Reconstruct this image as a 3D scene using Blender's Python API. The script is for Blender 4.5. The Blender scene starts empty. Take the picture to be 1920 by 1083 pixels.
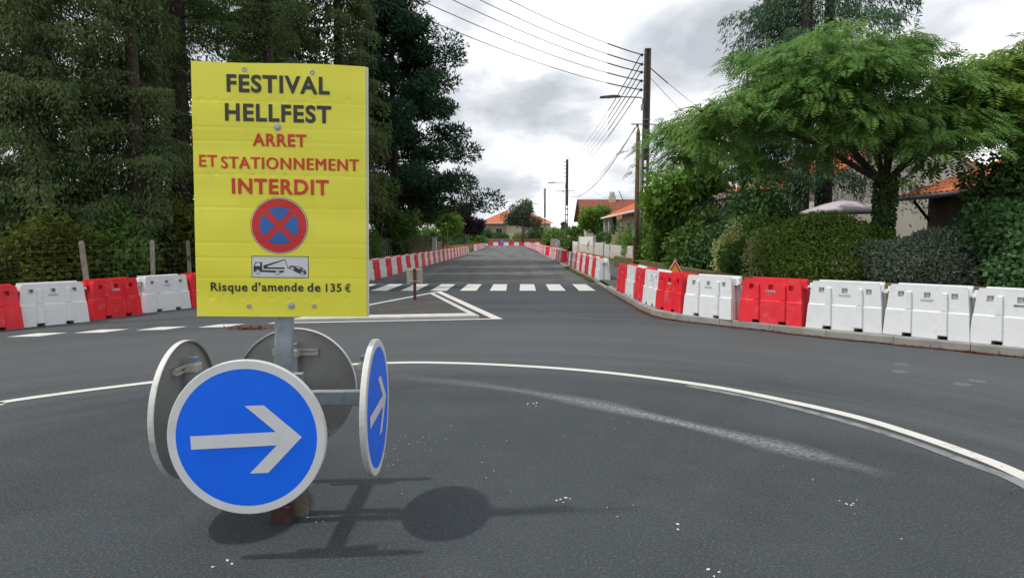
import bpy, bmesh, math, random
import numpy as np
from mathutils import Vector, Matrix
R = math.radians
random.seed(7)
rng = np.random.default_rng(7)
scene = bpy.context.scene
C = scene.collection

# ------------------------------------------------------------------ camera
FPX, CAMH, HORY = 1220.0, 1.65, 447.0
PITCH = math.atan((541.5 - HORY) / FPX)
cam = bpy.data.cameras.new('camera')
cam.sensor_width = 36.0
cam.lens = 36.0 * FPX / 1920.0
cam.clip_start = 0.05
cam.clip_end = 3000
cam_o = bpy.data.objects.new('camera', cam)
C.objects.link(cam_o)
cam_o.location = (0, 0, CAMH)
cam_o.rotation_euler = (math.pi / 2 - PITCH, 0, 0)
scene.camera = cam_o

# ------------------------------------------------------------------ sky, sun, exposure
SUN_EL, SUN_AZ_FROM = 57.5, Vector((-1.0, -0.13, 0)).normalized()
SKY_CLOUD_DARK, SKY_CLOUD_LIGHT = (0.46, 0.49, 0.53, 1), (1.12, 1.12, 1.12, 1)
SUN_STRENGTH = 2.0
EXPOSURE = 0.32
world = bpy.data.worlds.new('World')
scene.world = world
world.use_nodes = True
nt = world.node_tree
nt.nodes.clear()
N, Lk = nt.nodes.new, nt.links.new
out = N('ShaderNodeOutputWorld')
bg = N('ShaderNodeBackground')
sky = N('ShaderNodeTexSky')
sky.sky_type = 'NISHITA'
sky.sun_disc = False
sky.sun_elevation = R(SUN_EL)
sky.sun_rotation = math.atan2(SUN_AZ_FROM.x, SUN_AZ_FROM.y)
skyscale = N('ShaderNodeMixRGB'); skyscale.blend_type = 'MULTIPLY'; skyscale.inputs[0].default_value = 1
skyscale.inputs[2].default_value = (0.10, 0.10, 0.10, 1)
Lk(sky.outputs[0], skyscale.inputs[1])
tc = N('ShaderNodeTexCoord')
sep = N('ShaderNodeSeparateXYZ'); Lk(tc.outputs['Generated'], sep.inputs[0])
zz = N('ShaderNodeMath'); zz.operation = 'MAXIMUM'; zz.inputs[1].default_value = 0.0; Lk(sep.outputs[2], zz.inputs[0])
za = N('ShaderNodeMath'); za.operation = 'ADD'; za.inputs[1].default_value = 0.30; Lk(zz.outputs[0], za.inputs[0])
dx = N('ShaderNodeMath'); dx.operation = 'DIVIDE'; Lk(sep.outputs[0], dx.inputs[0]); Lk(za.outputs[0], dx.inputs[1])
dy = N('ShaderNodeMath'); dy.operation = 'DIVIDE'; Lk(sep.outputs[1], dy.inputs[0]); Lk(za.outputs[0], dy.inputs[1])
cmb = N('ShaderNodeCombineXYZ'); Lk(dx.outputs[0], cmb.inputs[0]); Lk(dy.outputs[0], cmb.inputs[1])
cmb.inputs[2].default_value = 3.4
n1 = N('ShaderNodeTexNoise'); n1.inputs['Scale'].default_value = 2.1; n1.inputs['Detail'].default_value = 7
n1.inputs['Roughness'].default_value = 0.52; n1.inputs['Distortion'].default_value = 0.25
Lk(cmb.outputs[0], n1.inputs['Vector'])
r1 = N('ShaderNodeValToRGB')
r1.color_ramp.elements[0].position = 0.37; r1.color_ramp.elements[0].color = SKY_CLOUD_DARK
r1.color_ramp.elements[1].position = 0.60; r1.color_ramp.elements[1].color = SKY_CLOUD_LIGHT
e = r1.color_ramp.elements.new(0.46); e.color = (0.64, 0.67, 0.71, 1)
Lk(n1.outputs[0], r1.inputs[0])
n2 = N('ShaderNodeTexNoise'); n2.inputs['Scale'].default_value = 0.7; n2.inputs['Detail'].default_value = 4
Lk(cmb.outputs[0], n2.inputs['Vector'])
r2 = N('ShaderNodeValToRGB')
r2.color_ramp.elements[0].position = 0.27; r2.color_ramp.elements[0].color = (0.35, 0.35, 0.35, 1)
r2.color_ramp.elements[1].position = 0.38; r2.color_ramp.elements[1].color = (1, 1, 1, 1)
Lk(n2.outputs[0], r2.inputs[0])
mixs = N('ShaderNodeMixRGB'); Lk(r2.outputs[0], mixs.inputs[0]); Lk(skyscale.outputs[0], mixs.inputs[1]); Lk(r1.outputs[0], mixs.inputs[2])
Lk(mixs.outputs[0], bg.inputs[0])
bg.inputs[1].default_value = 1.0
Lk(bg.outputs[0], out.inputs[0])

sun = bpy.data.lights.new('sun', 'SUN')
sun.energy = SUN_STRENGTH
sun.angle = R(2.0)
sun.color = (1.0, 0.95, 0.87)
sun_o = bpy.data.objects.new('sun', sun)
C.objects.link(sun_o)
sun_dir = Vector((SUN_AZ_FROM.x * math.cos(R(SUN_EL)), SUN_AZ_FROM.y * math.cos(R(SUN_EL)), math.sin(R(SUN_EL))))
sun_o.rotation_euler = sun_dir.to_track_quat('Z', 'Y').to_euler()
sun_o.location = (-20, -3, 40)

scene.view_settings.view_transform = 'Standard'
scene.view_settings.look = 'None'
scene.view_settings.exposure = EXPOSURE
scene.view_settings.gamma = 1
scene.render.engine = 'CYCLES'
scene.cycles.use_denoising = True
scene.cycles.max_bounces = 6
scene.cycles.diffuse_bounces = 3
scene.cycles.transparent_max_bounces = 8

# ------------------------------------------------------------------ helpers
def ray(x, y):
    cx, cy = (x - 960) / FPX, -(y - 541.5) / FPX
    return Vector((cx, math.cos(PITCH) + cy * math.sin(PITCH), -math.sin(PITCH) + cy * math.cos(PITCH)))
def G(x, y, z=0.0):                       # pixel -> point on the plane at height z
    d = ray(x, y); t = (z - CAMH) / d.z
    return Vector((d.x * t, d.y * t, z))
def AT(x, y, Y):                          # pixel -> point at distance Y along the street
    d = ray(x, y); t = Y / d.y
    return Vector((d.x * t, Y, CAMH + d.z * t))

def tag(o, label=None, cat=None, group=None, kind=None):
    if label: o['label'] = label
    if cat: o['category'] = cat
    if group: o['group'] = group
    if kind: o['kind'] = kind
    return o
def empty(name, loc=(0, 0, 0), rz=0.0, label=None, cat=None, group=None, kind=None):
    o = bpy.data.objects.new(name, None); C.objects.link(o)
    o.empty_display_size = 0.2
    o.location = loc; o.rotation_euler = (0, 0, rz)
    return tag(o, label, cat, group, kind)
def add(name, me, parent=None, loc=None, rot=None):
    o = bpy.data.objects.new(name, me); C.objects.link(o)
    if parent is not None: o.parent = parent
    if loc is not None: o.location = loc
    if rot is not None: o.rotation_euler = rot
    return o
def copy_tree(o, parent=None):
    c = o.copy(); C.objects.link(c); c.parent = parent
    for ch in list(o.children): copy_tree(ch, c)
    return c
def ordinal(n):
    return '%d%s' % (n, 'th' if 10 <= n % 100 <= 20 else {1: 'st', 2: 'nd', 3: 'rd'}.get(n % 10, 'th'))

class MB:
    def __init__(s): s.bm = bmesh.new()
    def quad(s, *p):
        return s.bm.faces.new([s.bm.verts.new(q) for q in p])
    def poly(s, pts):
        return s.bm.faces.new([s.bm.verts.new(q) for q in pts])
    def box(s, c, d, rz=0.0, M=None):
        m = Matrix.Translation(c) @ (M if M is not None else Matrix.Rotation(rz, 4, 'Z')) @ Matrix.Diagonal((d[0], d[1], d[2], 1))
        bmesh.ops.create_cube(s.bm, size=1, matrix=m); return s
    def prism(s, pts2, a, b, axis='y'):    # extrude a 2D outline (x,z) along y (or (x,y) along z)
        def P(p, t): return (p[0], t, p[1]) if axis == 'y' else (p[0], p[1], t)
        n = len(pts2)
        v0 = [s.bm.verts.new(P(p, a)) for p in pts2]; v1 = [s.bm.verts.new(P(p, b)) for p in pts2]
        s.bm.faces.new(v0); s.bm.faces.new(v1[::-1])
        for i in range(n): s.bm.faces.new((v0[i], v1[i], v1[(i + 1) % n], v0[(i + 1) % n]))
        return s
    def tube(s, pts, rad, seg=8, cap=True):
        pts = [Vector(p) for p in pts]
        if not hasattr(rad, '__len__'): rad = [rad] * len(pts)
        rings = []
        for i, p in enumerate(pts):
            d = (pts[min(i + 1, len(pts) - 1)] - pts[max(i - 1, 0)]).normalized()
            a = d.orthogonal().normalized() if abs(d.z) > .9 else d.cross(Vector((0, 0, 1))).normalized()
            if abs(d.z) > .9:
                a = Vector((1, 0, 0)) - d * d.x; a.normalize()
            b = d.cross(a)
            rings.append([s.bm.verts.new(p + (a * math.cos(t) + b * math.sin(t)) * rad[i]) for t in [2 * math.pi * k / seg for k in range(seg)]])
        for r0, r1_ in zip(rings, rings[1:]):
            for k in range(seg): s.bm.faces.new((r0[k], r0[(k + 1) % seg], r1_[(k + 1) % seg], r1_[k]))
        if cap:
            s.bm.faces.new(rings[0][::-1]); s.bm.faces.new(rings[-1])
        return s
    def lathe(s, prof, seg=32, M=Matrix.Identity(4)):   # profile of (r, z)
        rings = []
        for r_, z_ in prof:
            if r_ < 1e-6: rings.append([s.bm.verts.new(M @ Vector((0, 0, z_)))])
            else: rings.append([s.bm.verts.new(M @ Vector((r_ * math.cos(2 * math.pi * k / seg), r_ * math.sin(2 * math.pi * k / seg), z_))) for k in range(seg)])
        for a, b in zip(rings, rings[1:]):
            for k in range(seg):
                k2 = (k + 1) % seg
                if len(a) == 1: s.bm.faces.new((a[0], b[k2], b[k]))
                elif len(b) == 1: s.bm.faces.new((a[k], a[k2], b[0]))
                else: s.bm.faces.new((a[k], a[k2], b[k2], b[k]))
        return s
    def tri(s):
        s.bm.normal_update(); bmesh.ops.triangulate(s.bm, faces=s.bm.faces); return s
    def mesh(s, name, mat, smooth=False, doubles=0.0, bevel=0.0):
        if doubles: bmesh.ops.remove_doubles(s.bm, verts=s.bm.verts, dist=doubles)
        bmesh.ops.recalc_face_normals(s.bm, faces=s.bm.faces)
        if bevel:
            es = [e_ for e_ in s.bm.edges if len(e_.link_faces) == 2 and e_.calc_face_angle(0) > 0.6]
            bmesh.ops.bevel(s.bm, geom=es, offset=bevel, segments=2, affect='EDGES', profile=0.5)
        me = bpy.data.meshes.new(name); s.bm.to_mesh(me); s.bm.free()
        if smooth:
            for p_ in me.polygons: p_.use_smooth = True
        for m_ in (mat if isinstance(mat, (list, tuple)) else [mat]): me.materials.append(m_)
        return me
    def build(s, name, mat, parent=None, **k):
        return add(name, s.mesh(name, mat, **k), parent)

# ------------------------------------------------------------------ materials
def nodes_of(name):
    m = bpy.data.materials.new(name); m.use_nodes = True
    t = m.node_tree; b = t.nodes['Principled BSDF']
    return m, t, b
def coords(t, jitter=True):
    tc_ = t.nodes.new('ShaderNodeTexCoord')
    if not jitter: return tc_.outputs['Object']
    oi = t.nodes.new('ShaderNodeObjectInfo')
    mu = t.nodes.new('ShaderNodeMath'); mu.operation = 'MULTIPLY'; mu.inputs[1].default_value = 91.7
    t.links.new(oi.outputs['Random'], mu.inputs[0])
    ad = t.nodes.new('ShaderNodeVectorMath'); ad.operation = 'ADD'
    t.links.new(tc_.outputs['Object'], ad.inputs[0]); t.links.new(mu.outputs[0], ad.inputs[1])
    return ad.outputs[0]
def noise(t, vec, scale, detail=4, rough=.55, dist=0.0):
    n = t.nodes.new('ShaderNodeTexNoise'); n.inputs['Scale'].default_value = scale
    n.inputs['Detail'].default_value = detail; n.inputs['Roughness'].default_value = rough; n.inputs['Distortion'].default_value = dist
    if vec is not None: t.links.new(vec, n.inputs['Vector'])
    return n.outputs[0]
def ramp(t, fac, stops):
    r_ = t.nodes.new('ShaderNodeValToRGB')
    while len(r_.color_ramp.elements) < len(stops): r_.color_ramp.elements.new(0.5)
    for el, (p_, c_) in zip(r_.color_ramp.elements, stops):
        el.position = p_; el.color = (c_[0], c_[1], c_[2], 1) if hasattr(c_, '__len__') else (c_, c_, c_, 1)
    t.links.new(fac, r_.inputs[0]); return r_.outputs[0]
def mix(t, fac, a, b, mode='MIX'):
    m_ = t.nodes.new('ShaderNodeMixRGB'); m_.blend_type = mode
    for i, v in ((0, fac), (1, a), (2, b)):
        if hasattr(v, 'links') or isinstance(v, bpy.types.NodeSocket): t.links.new(v, m_.inputs[i])
        else: m_.inputs[i].default_value = v if i == 0 else ((v[0], v[1], v[2], 1))
    return m_.outputs[0]
def bump(t, b, h, strength=.3, dist=.01):
    bp = t.nodes.new('ShaderNodeBump'); bp.inputs['Strength'].default_value = strength; bp.inputs['Distance'].default_value = dist
    t.links.new(h, bp.inputs['Height']); t.links.new(bp.outputs[0], b.inputs['Normal'])
def mat(name, col, rough=.6, var=.15, scale=6, bstr=0.0, bscale=40, bdist=.005, metal=0.0, dirt=None, dirt_scale=3, dirt_amt=(.55, .75), spec=.5):
    m, t, b = nodes_of(name); v = coords(t)
    n_ = noise(t, v, scale)
    c = ramp(t, n_, [(.3, [x * (1 - var) for x in col]), (.7, [min(1, x * (1 + var)) for x in col])])
    if dirt:
        d = ramp(t, noise(t, v, dirt_scale, 6, .65), [(dirt_amt[0], 0.0), (dirt_amt[1], 1.0)])
        c = mix(t, d, c, dirt)
    t.links.new(c, b.inputs['Base Color'])
    b.inputs['Roughness'].default_value = rough; b.inputs['Metallic'].default_value = metal
    b.inputs['Specular IOR Level'].default_value = spec
    if bstr: bump(t, b, noise(t, v, bscale, 5), bstr, bdist)
    return m
LEAF_GAIN = {'undergrowth_leaves': .85, 'mid_leaves': 1.7, 'cedar_needles': 1.8, 'spruce_needles': 2.5, 'cypress_needles': 2.2, 'pine_needles': 1.7, 'needle_litter': 1.0, 'dry_grass': 1.0, 'purple_leaves': 1.3, 'red_maple_leaves': 1.2, 'orange_flowers': 1.0, 'variegated_leaves': 1.9, 'far_trees': 2.0, 'feathery_leaves': 1.75, 'feathery_leaves_yellowish': 1.6, 'hedge_leaves': 3.2, 'grey_green_leaves': 2.4, 'ivy_leaves': 2.8, 'dark_leaves': 2.8}
def leafmat(name, col, col2, rough=.55, trans=.35, hue=None):
    k_ = LEAF_GAIN.get(name, 1.6); col, col2 = [x * k_ for x in col], [x * k_ for x in col2]; hue = [x * k_ for x in hue] if hue else None
    m, t, b = nodes_of(name)
    geo = t.nodes.new('ShaderNodeNewGeometry')
    c = ramp(t, geo.outputs['Random Per Island'], [(0, col), (1, col2)])
    n_ = noise(t, coords(t, False), .9, 2)
    c = mix(t, ramp(t, n_, [(.35, 0.0), (.65, .5)]), c, hue or [x * 1.25 for x in col2])
    t.links.new(c, b.inputs['Base Color']); b.inputs['Roughness'].default_value = max(rough, .65)
    b.inputs['Specular IOR Level'].default_value = .12
    tr = t.nodes.new('ShaderNodeBsdfTranslucent'); t.links.new(c, tr.inputs[0])
    ms = t.nodes.new('ShaderNodeMixShader'); ms.inputs[0].default_value = trans
    t.links.new(b.outputs[0], ms.inputs[1]); t.links.new(tr.outputs[0], ms.inputs[2])
    t.links.new(ms.outputs[0], t.nodes['Material Output'].inputs[0])
    return m

def road_mat():
    m, t, b = nodes_of('asphalt'); v = coords(t, False)
    sp = t.nodes.new('ShaderNodeSeparateXYZ'); t.links.new(v, sp.inputs[0])
    big = noise(t, v, .35, 5, .6, .6); mid = noise(t, v, 2.2, 5, .6)
    fine = noise(t, v, 60, 4, .8); vor = t.nodes.new('ShaderNodeTexVoronoi'); vor.inputs['Scale'].default_value = 75
    t.links.new(v, vor.inputs['Vector'])
    c = ramp(t, big, [(.3, (.021, .0275, .033)), (.7, (.043, .054, .062))])
    # older, greyer surfacing beyond the crossing; polished ring lane round the island
    def mth(op, a, bb=None):
        n_ = t.nodes.new('ShaderNodeMath'); n_.operation = op
        for i, q in enumerate((a, bb)):
            if q is None: continue
            if isinstance(q, (int, float)): n_.inputs[i].default_value = q
            else: t.links.new(q, n_.inputs[i])
        return n_.outputs[0]
    far = mth('ADD', mth('MULTIPLY', sp.outputs[1], .12), mth('MULTIPLY', mid, .8))
    far = ramp(t, mth('SUBTRACT', far, 2.85), [(.25, 0.0), (.85, 1.0)])
    # streaks along the street
    mp = t.nodes.new('ShaderNodeMapping'); mp.inputs['Scale'].default_value = (.9, .07, 1); t.links.new(v, mp.inputs[0])
    st = ramp(t, noise(t, mp.outputs[0], 1.3, 5, .6, .3), [(.38, (.066, .070, .073)), (.66, (.125, .126, .124))])
    c = mix(t, far, c, st)
    dxx = mth('ADD', sp.outputs[0], .8); dyy = mth('SUBTRACT', sp.outputs[1], 2.6)
    rr = mth('SQRT', mth('ADD', mth('MULTIPLY', dxx, dxx), mth('MULTIPLY', dyy, dyy)))
    rr = mth('ADD', rr, mth('MULTIPLY', mid, 1.2))
    ring = ramp(t, mth('MULTIPLY', rr, .05), [(.33, 0.0), (.40, .75), (.50, .75), (.60, 0.0)])
    c = mix(t, ring, c, (.072, .077, .081))
    # tyre-polished streaks that follow the ring
    ang = mth('ARCTAN2', dyy, dxx); pc = t.nodes.new('ShaderNodeCombineXYZ'); r0_ = mth('SQRT', mth('ADD', mth('MULTIPLY', dxx, dxx), mth('MULTIPLY', dyy, dyy)))
    t.links.new(mth('MULTIPLY', r0_, 1.5), pc.inputs[0]); t.links.new(mth('MULTIPLY', ang, .9), pc.inputs[1])
    stk = ramp(t, noise(t, pc.outputs[0], 1.0, 5, .6, .2), [(.40, .15), (.66, 1.0)])
    lane = ramp(t, mth('MULTIPLY', r0_, .05), [(.20, .15), (.30, 1.0), (.60, .9), (.90, 0.0)])
    c = mix(t, mix(t, 1.0, stk, lane, 'MULTIPLY'), c, (.078, .086, .092))
    dust = ramp(t, mid, [(.52, 0.0), (.8, .45)])
    c = mix(t, dust, c, (.066, .073, .076))
    c = mix(t, ramp(t, fine, [(.52, 0.0), (.70, .75)]), c, (.155, .175, .182))
    c = mix(t, ramp(t, vor.outputs['Distance'], [(.0, .8), (.30, 0.0)]), c, (.014, .015, .016))
    t.links.new(c, b.inputs['Base Color'])
    b.inputs['Roughness'].default_value = .82; b.inputs['Specular IOR Level'].default_value = .35
    h = mix(t, .5, fine, vor.outputs['Distance'])
    bump(t, b, h, .7, .008)
    return m
def stripe_mat(name, base, wear, amt=(.55, .75), sc=7):
    m, t, b = nodes_of(name); v = coords(t, True)
    d = ramp(t, noise(t, v, sc, 7, .7), [(amt[0], 0.0), (amt[1], .8)])
    f = ramp(t, noise(t, v, 90, 3, .7), [(.52, 0.0), (.72, .55)])
    c = mix(t, d, base, wear); c = mix(t, f, c, [x * .6 for x in base])
    t.links.new(c, b.inputs['Base Color']); b.inputs['Roughness'].default_value = .75
    bump(t, b, noise(t, v, 110, 3), .35, .004)
    return m
def tile_mat(name, col, sx=5.0, sy=3.0):
    m, t, b = nodes_of(name); v = coords(t, False)
    n_ = noise(t, v, 2.5, 6, .65)
    c = ramp(t, n_, [(.3, [x * .75 for x in col]), (.7, [x * 1.15 for x in col])])
    t.links.new(c, b.inputs['Base Color']); b.inputs['Roughness'].default_value = .85
    return m

ASPHALT = road_mat()
PAINT = stripe_mat('road_paint', (.60, .595, .56), (.18, .18, .175), (.56, .80))
PAINT_OLD = stripe_mat('worn_road_paint', (.22, .225, .225), (.07, .075, .08), (.45, .65))
CONCRETE = mat('kerb_concrete', (.25, .25, .235), .9, .2, 3, .4, 60, .004, dirt=(.16, .15, .13), dirt_amt=(.6, .8))
CONC_LIGHT = mat('island_concrete', (.50, .50, .47), .9, .15, 3, .4, 60, .004)
PAVE = mat('pavement_asphalt', (.075, .073, .072), .9, .25, 4, .6, 130, .004, dirt=(.12, .105, .09), dirt_amt=(.5, .8))
SOIL = mat('verge_soil', (.075, .065, .04), .95, .35, 1.2, .7, 20, .03, dirt=(.05, .07, .02), dirt_scale=1.5, dirt_amt=(.45, .6))
LAWN = mat('ground_grass', (.06, .085, .028), .95, .3, .8, .6, 14, .04, dirt=(.12, .10, .05), dirt_scale=.5)
RED_PL = mat('red_plastic', (.72, .022, .035), .42, .10, 4, .12, 14, .006, dirt=(.66, .16, .18), dirt_scale=3.0, dirt_amt=(.55, .80), spec=.45)
WHITE_PL = mat('white_plastic', (.70, .72, .73), .42, .06, 4, .12, 14, .006, dirt=(.48, .48, .46), dirt_scale=4, dirt_amt=(.56, .85), spec=.45)
LABEL_GREY = mat('label_grey', (.42, .44, .46), .5, .08)
PRINT_BLACK = mat('print_black', (.035, .036, .032), .55, .1)
YELLOW = None
def yellow_mat():
    m, t, b = nodes_of('yellow_corrugated_plastic'); v = coords(t, False)
    sp = t.nodes.new('ShaderNodeSeparateXYZ'); t.links.new(v, sp.inputs[0])
    c = ramp(t, noise(t, v, 2.5, 3), [(.3, (.80, .755, .050)), (.7, (.87, .83, .075))])
    mp = t.nodes.new('ShaderNodeMapping'); mp.inputs['Scale'].default_value = (2.5, 2.5, 38); t.links.new(v, mp.inputs[0])
    scuff = ramp(t, noise(t, mp.outputs[0], 1.6, 6, .7), [(.70, 0.0), (.82, .45)])
    c = mix(t, scuff, c, (.46, .40, .06))
    t.links.new(c, b.inputs['Base Color']); b.inputs['Roughness'].default_value = .42
    mp2 = t.nodes.new('ShaderNodeMapping'); mp2.inputs['Scale'].default_value = (.35, .35, 11); t.links.new(v, mp2.inputs[0])
    bump(t, b, noise(t, mp2.outputs[0], 1.2, 3), .10, .008)
    return m
YELLOW = yellow_mat()
BOARD_WHITE = mat('board_core_white', (.7, .7, .68), .5, .06)
PRINT_RED = mat('print_red', (.62, .045, .025), .5, .08)
SIGN_RED = mat('sign_red', (.60, .025, .022), .45, .06)
SIGN_BLUE_P = mat('print_blue', (.035, .13, .42), .5, .08)
SIGN_BLUE = mat('reflective_blue', (.003, .150, .95), .40, .05, 3, .05, 60, .002)
SIGN_WHITE = mat('reflective_white', (.66, .68, .70), .38, .05, 8, dirt=(.5, .5, .48), dirt_amt=(.65, .85))
PRINT_WHITE = mat('print_white', (.66, .67, .70), .5, .04)
ALU = mat('sign_back_aluminium', (.33, .335, .32), .5, .14, 4, .05, 30, .002, metal=.55, dirt=(.17, .17, .13), dirt_scale=5, dirt_amt=(.58, .8))
RIM = mat('sign_rim', (.62, .62, .60), .5, .12, 9, dirt=(.33, .32, .29), dirt_scale=9, dirt_amt=(.55, .72))
GALV = mat('galvanised_steel', (.34, .39, .42), .48, .22, 14, .08, 40, .002, metal=.5)
RUST = mat('rusty_steel', (.062, .030, .022), .85, .35, 22, .4, 60, .003)
CLAMP = mat('clamp_metal', (.50, .49, .43), .5, .15, 20, metal=.4)
OLD_STEEL = mat('old_steel_post', (.15, .125, .10), .8, .25, 18, .3, 50, .003)
BROWN_PAINT = mat('maroon_paint', (.075, .014, .024), .5, .12)
BEIGE_PLATE = mat('sign_back_beige', (.33, .31, .23), .6, .12, 6)
POLE_CONC = mat('pole_concrete', (.105, .092, .080), .9, .3, 2.5, .5, 40, .01, dirt=(.20, .12, .045), dirt_scale=2.2, dirt_amt=(.58, .75))
WOOD_POLE = mat('wood_pole', (.13, .085, .055), .85, .3, 5, .4, 30, .006)
WIRE = mat('black_cable', (.018, .018, .02), .6, .1)
LAMP_GREY = mat('lamp_grey', (.09, .10, .11), .5, .1)
STEEL_L = mat('light_steel', (.42, .43, .44), .45, .1, metal=.4)
WALL_BEIGE = mat('render_beige', (.60, .56, .48), .9, .06, 1.2, .2, 60, .004, dirt=(.52, .48, .41), dirt_scale=.8)
WALL_CREAM = mat('render_cream', (.55, .50, .41), .9, .06, 1.0)
WALL_PINK = mat('render_pinkish', (.50, .38, .30), .9, .08, 1.0)
WALL_WHITE = mat('painted_wall', (.62, .60, .56), .85, .06, 2)
FENCE_WHITE = mat('fence_white', (.72, .72, .70), .7, .06)
WALL_LOW = mat('low_wall_render', (.55, .49, .43), .9, .08, 2)
MOSS = mat('mossy_wall', (.10, .085, .03), .95, .4, 7, .9, 40, .02, dirt=(.16, .13, .045), dirt_scale=5, dirt_amt=(.4, .6))
DARK_WOOD = mat('dark_timber', (.045, .028, .020), .8, .25, 8)
BROWN_WALL = mat('brown_wall', (.13, .095, .07), .9, .15, 3)
DARK_DOOR = mat('dark_door', (.02, .018, .017), .6, .2)
GLASS = mat('window_glass', (.02, .025, .03), .08, .1, spec=.8)
FRAME_W = mat('window_frame_white', (.60, .59, .57), .6, .05)
GUTTER = mat('zinc_gutter', (.10, .12, .145), .45, .15, metal=.3)
TILE_ORANGE = tile_mat('roof_tile_orange', (.60, .175, .075))
TILE_RED = tile_mat('roof_tile_brown', (.27, .085, .05))
BRICK = mat('far_brick', (.28, .14, .09), .9, .25, 5)
POSTC = mat('post_concrete', (.27, .245, .21), .95, .25, 5, .5, 40, .006, dirt=(.13, .12, .08), dirt_amt=(.5, .7))
PLANKC = mat('fence_board_grey', (.20, .175, .145), .9, .25, 5, .3, 30, .005)
PARASOL = mat('parasol_cloth', (.62, .56, .62), .8, .06, 3)
BARK = mat('bark', (.055, .042, .032), .95, .35, 9, .9, 22, .03)
BARK_G = mat('grey_bark', (.10, .088, .072), .95, .35, 7, .9, 22, .03)
CABINET = mat('cabinet_grey', (.42, .44, .48), .6, .07)
SIGN_YELLOW = mat('sign_amber', (.62, .30, .012), .45, .06)
L_SPRUCE = leafmat('spruce_needles', (.013, .032, .010), (.036, .060, .016), trans=.22, hue=(.042, .056, .022))
L_SPRUCE2 = leafmat('cypress_needles', (.022, .044, .016), (.050, .076, .028), trans=.25, hue=(.070, .072, .032))
L_PINE = leafmat('pine_needles', (.008, .026, .014), (.020, .050, .024), trans=.15)
L_LIGHT = leafmat('light_leaves', (.065, .125, .020), (.115, .20, .035), trans=.4)
L_MID = leafmat('mid_leaves', (.035, .075, .018), (.075, .13, .030), trans=.35)
L_DARK = leafmat('dark_leaves', (.014, .034, .014), (.032, .065, .022), trans=.25)
L_HEDGE = leafmat('hedge_leaves', (.022, .045, .010), (.060, .088, .016), trans=.25)
L_GREY = leafmat('grey_green_leaves', (.040, .058, .040), (.085, .105, .075), trans=.2)
L_VARI = leafmat('variegated_leaves', (.10, .13, .035), (.30, .32, .16), trans=.3)
L_ALB = leafmat('feathery_leaves', (.044, .104, .026), (.086, .165, .040), trans=.45, hue=(.12, .19, .045))
L_ALB2 = leafmat('feathery_leaves_yellowish', (.055, .105, .018), (.11, .17, .028), trans=.4)
L_CEDAR = leafmat('cedar_needles', (.022, .050, .028), (.048, .085, .046), trans=.2)
L_IVY = leafmat('ivy_leaves', (.012, .030, .010), (.035, .065, .018), trans=.2)
L_PURPLE = leafmat('purple_leaves', (.018, .010, .016), (.040, .022, .032), trans=.25)
L_MAPLE = leafmat('red_maple_leaves', (.06, .012, .016), (.11, .022, .022), trans=.3)
L_FLOWER = leafmat('orange_flowers', (.35, .12, .01), (.50, .20, .02), trans=.3)
L_UNDER = leafmat('undergrowth_leaves', (.055, .085, .014), (.13, .16, .028), trans=.4)
L_DRY = leafmat('dry_grass', (.17, .135, .055), (.30, .24, .11), trans=.3)
L_GRASS = leafmat('green_grass', (.06, .09, .02), (.12, .14, .035), trans=.3)
L_LITTER = leafmat('needle_litter', (.10, .032, .014), (.20, .075, .032), trans=0.05)
L_FAR = leafmat('far_trees', (.030, .048, .030), (.055, .075, .045), trans=.2)

# ------------------------------------------------------------------ foliage
def nrm(a):
    return a / np.maximum(np.linalg.norm(a, axis=1, keepdims=True), 1e-6)
def leaf_mesh(name, base, d, side, L, W, m):
    n = len(base)
    L = np.broadcast_to(np.asarray(L, float).reshape(-1, 1), (n, 1)); W = np.broadcast_to(np.asarray(W, float).reshape(-1, 1), (n, 1))
    V = np.empty((n, 4, 3), np.float32)
    V[:, 0] = base; V[:, 1] = base + d * L * .45 + side * W * .5; V[:, 2] = base + d * L; V[:, 3] = base + d * L * .45 - side * W * .5
    me = bpy.data.meshes.new(name)
    me.vertices.add(n * 4); me.vertices.foreach_set('co', V.reshape(-1))
    me.loops.add(n * 4); me.loops.foreach_set('vertex_index', np.arange(n * 4, dtype=np.int32))
    me.polygons.add(n); me.polygons.foreach_set('loop_start', np.arange(0, n * 4, 4, dtype=np.int32))
    me.polygons.foreach_set('loop_total', np.full(n, 4, np.int32))
    me.update(calc_edges=True); me.materials.append(m)
    return me
def sides(d, up=None):
    r_ = rng.normal(size=d.shape) if up is None else up + rng.normal(size=d.shape) * .5
    return nrm(np.cross(d, r_))
def cloud(centers, radii, n, out_bias=.7, droop=.25, shell=.55):
    """n leaves in each ellipsoid clump -> base, dir"""
    cs = np.repeat(np.asarray(centers, float), n, 0); rs = np.repeat(np.asarray(radii, float), n, 0)
    u = nrm(rng.normal(size=cs.shape)); r_ = (shell + (1 - shell) * rng.random((len(cs), 1)) ** .6)
    base = cs + u * rs * r_
    d = nrm(u * out_bias + rng.normal(size=cs.shape) * .6 + np.array([0, 0, -droop]))
    return base, d
def limb_tubes(mb, limbs, seg=7):
    for pts, rad in limbs: mb.tube(pts, rad, seg, cap=True)
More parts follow.
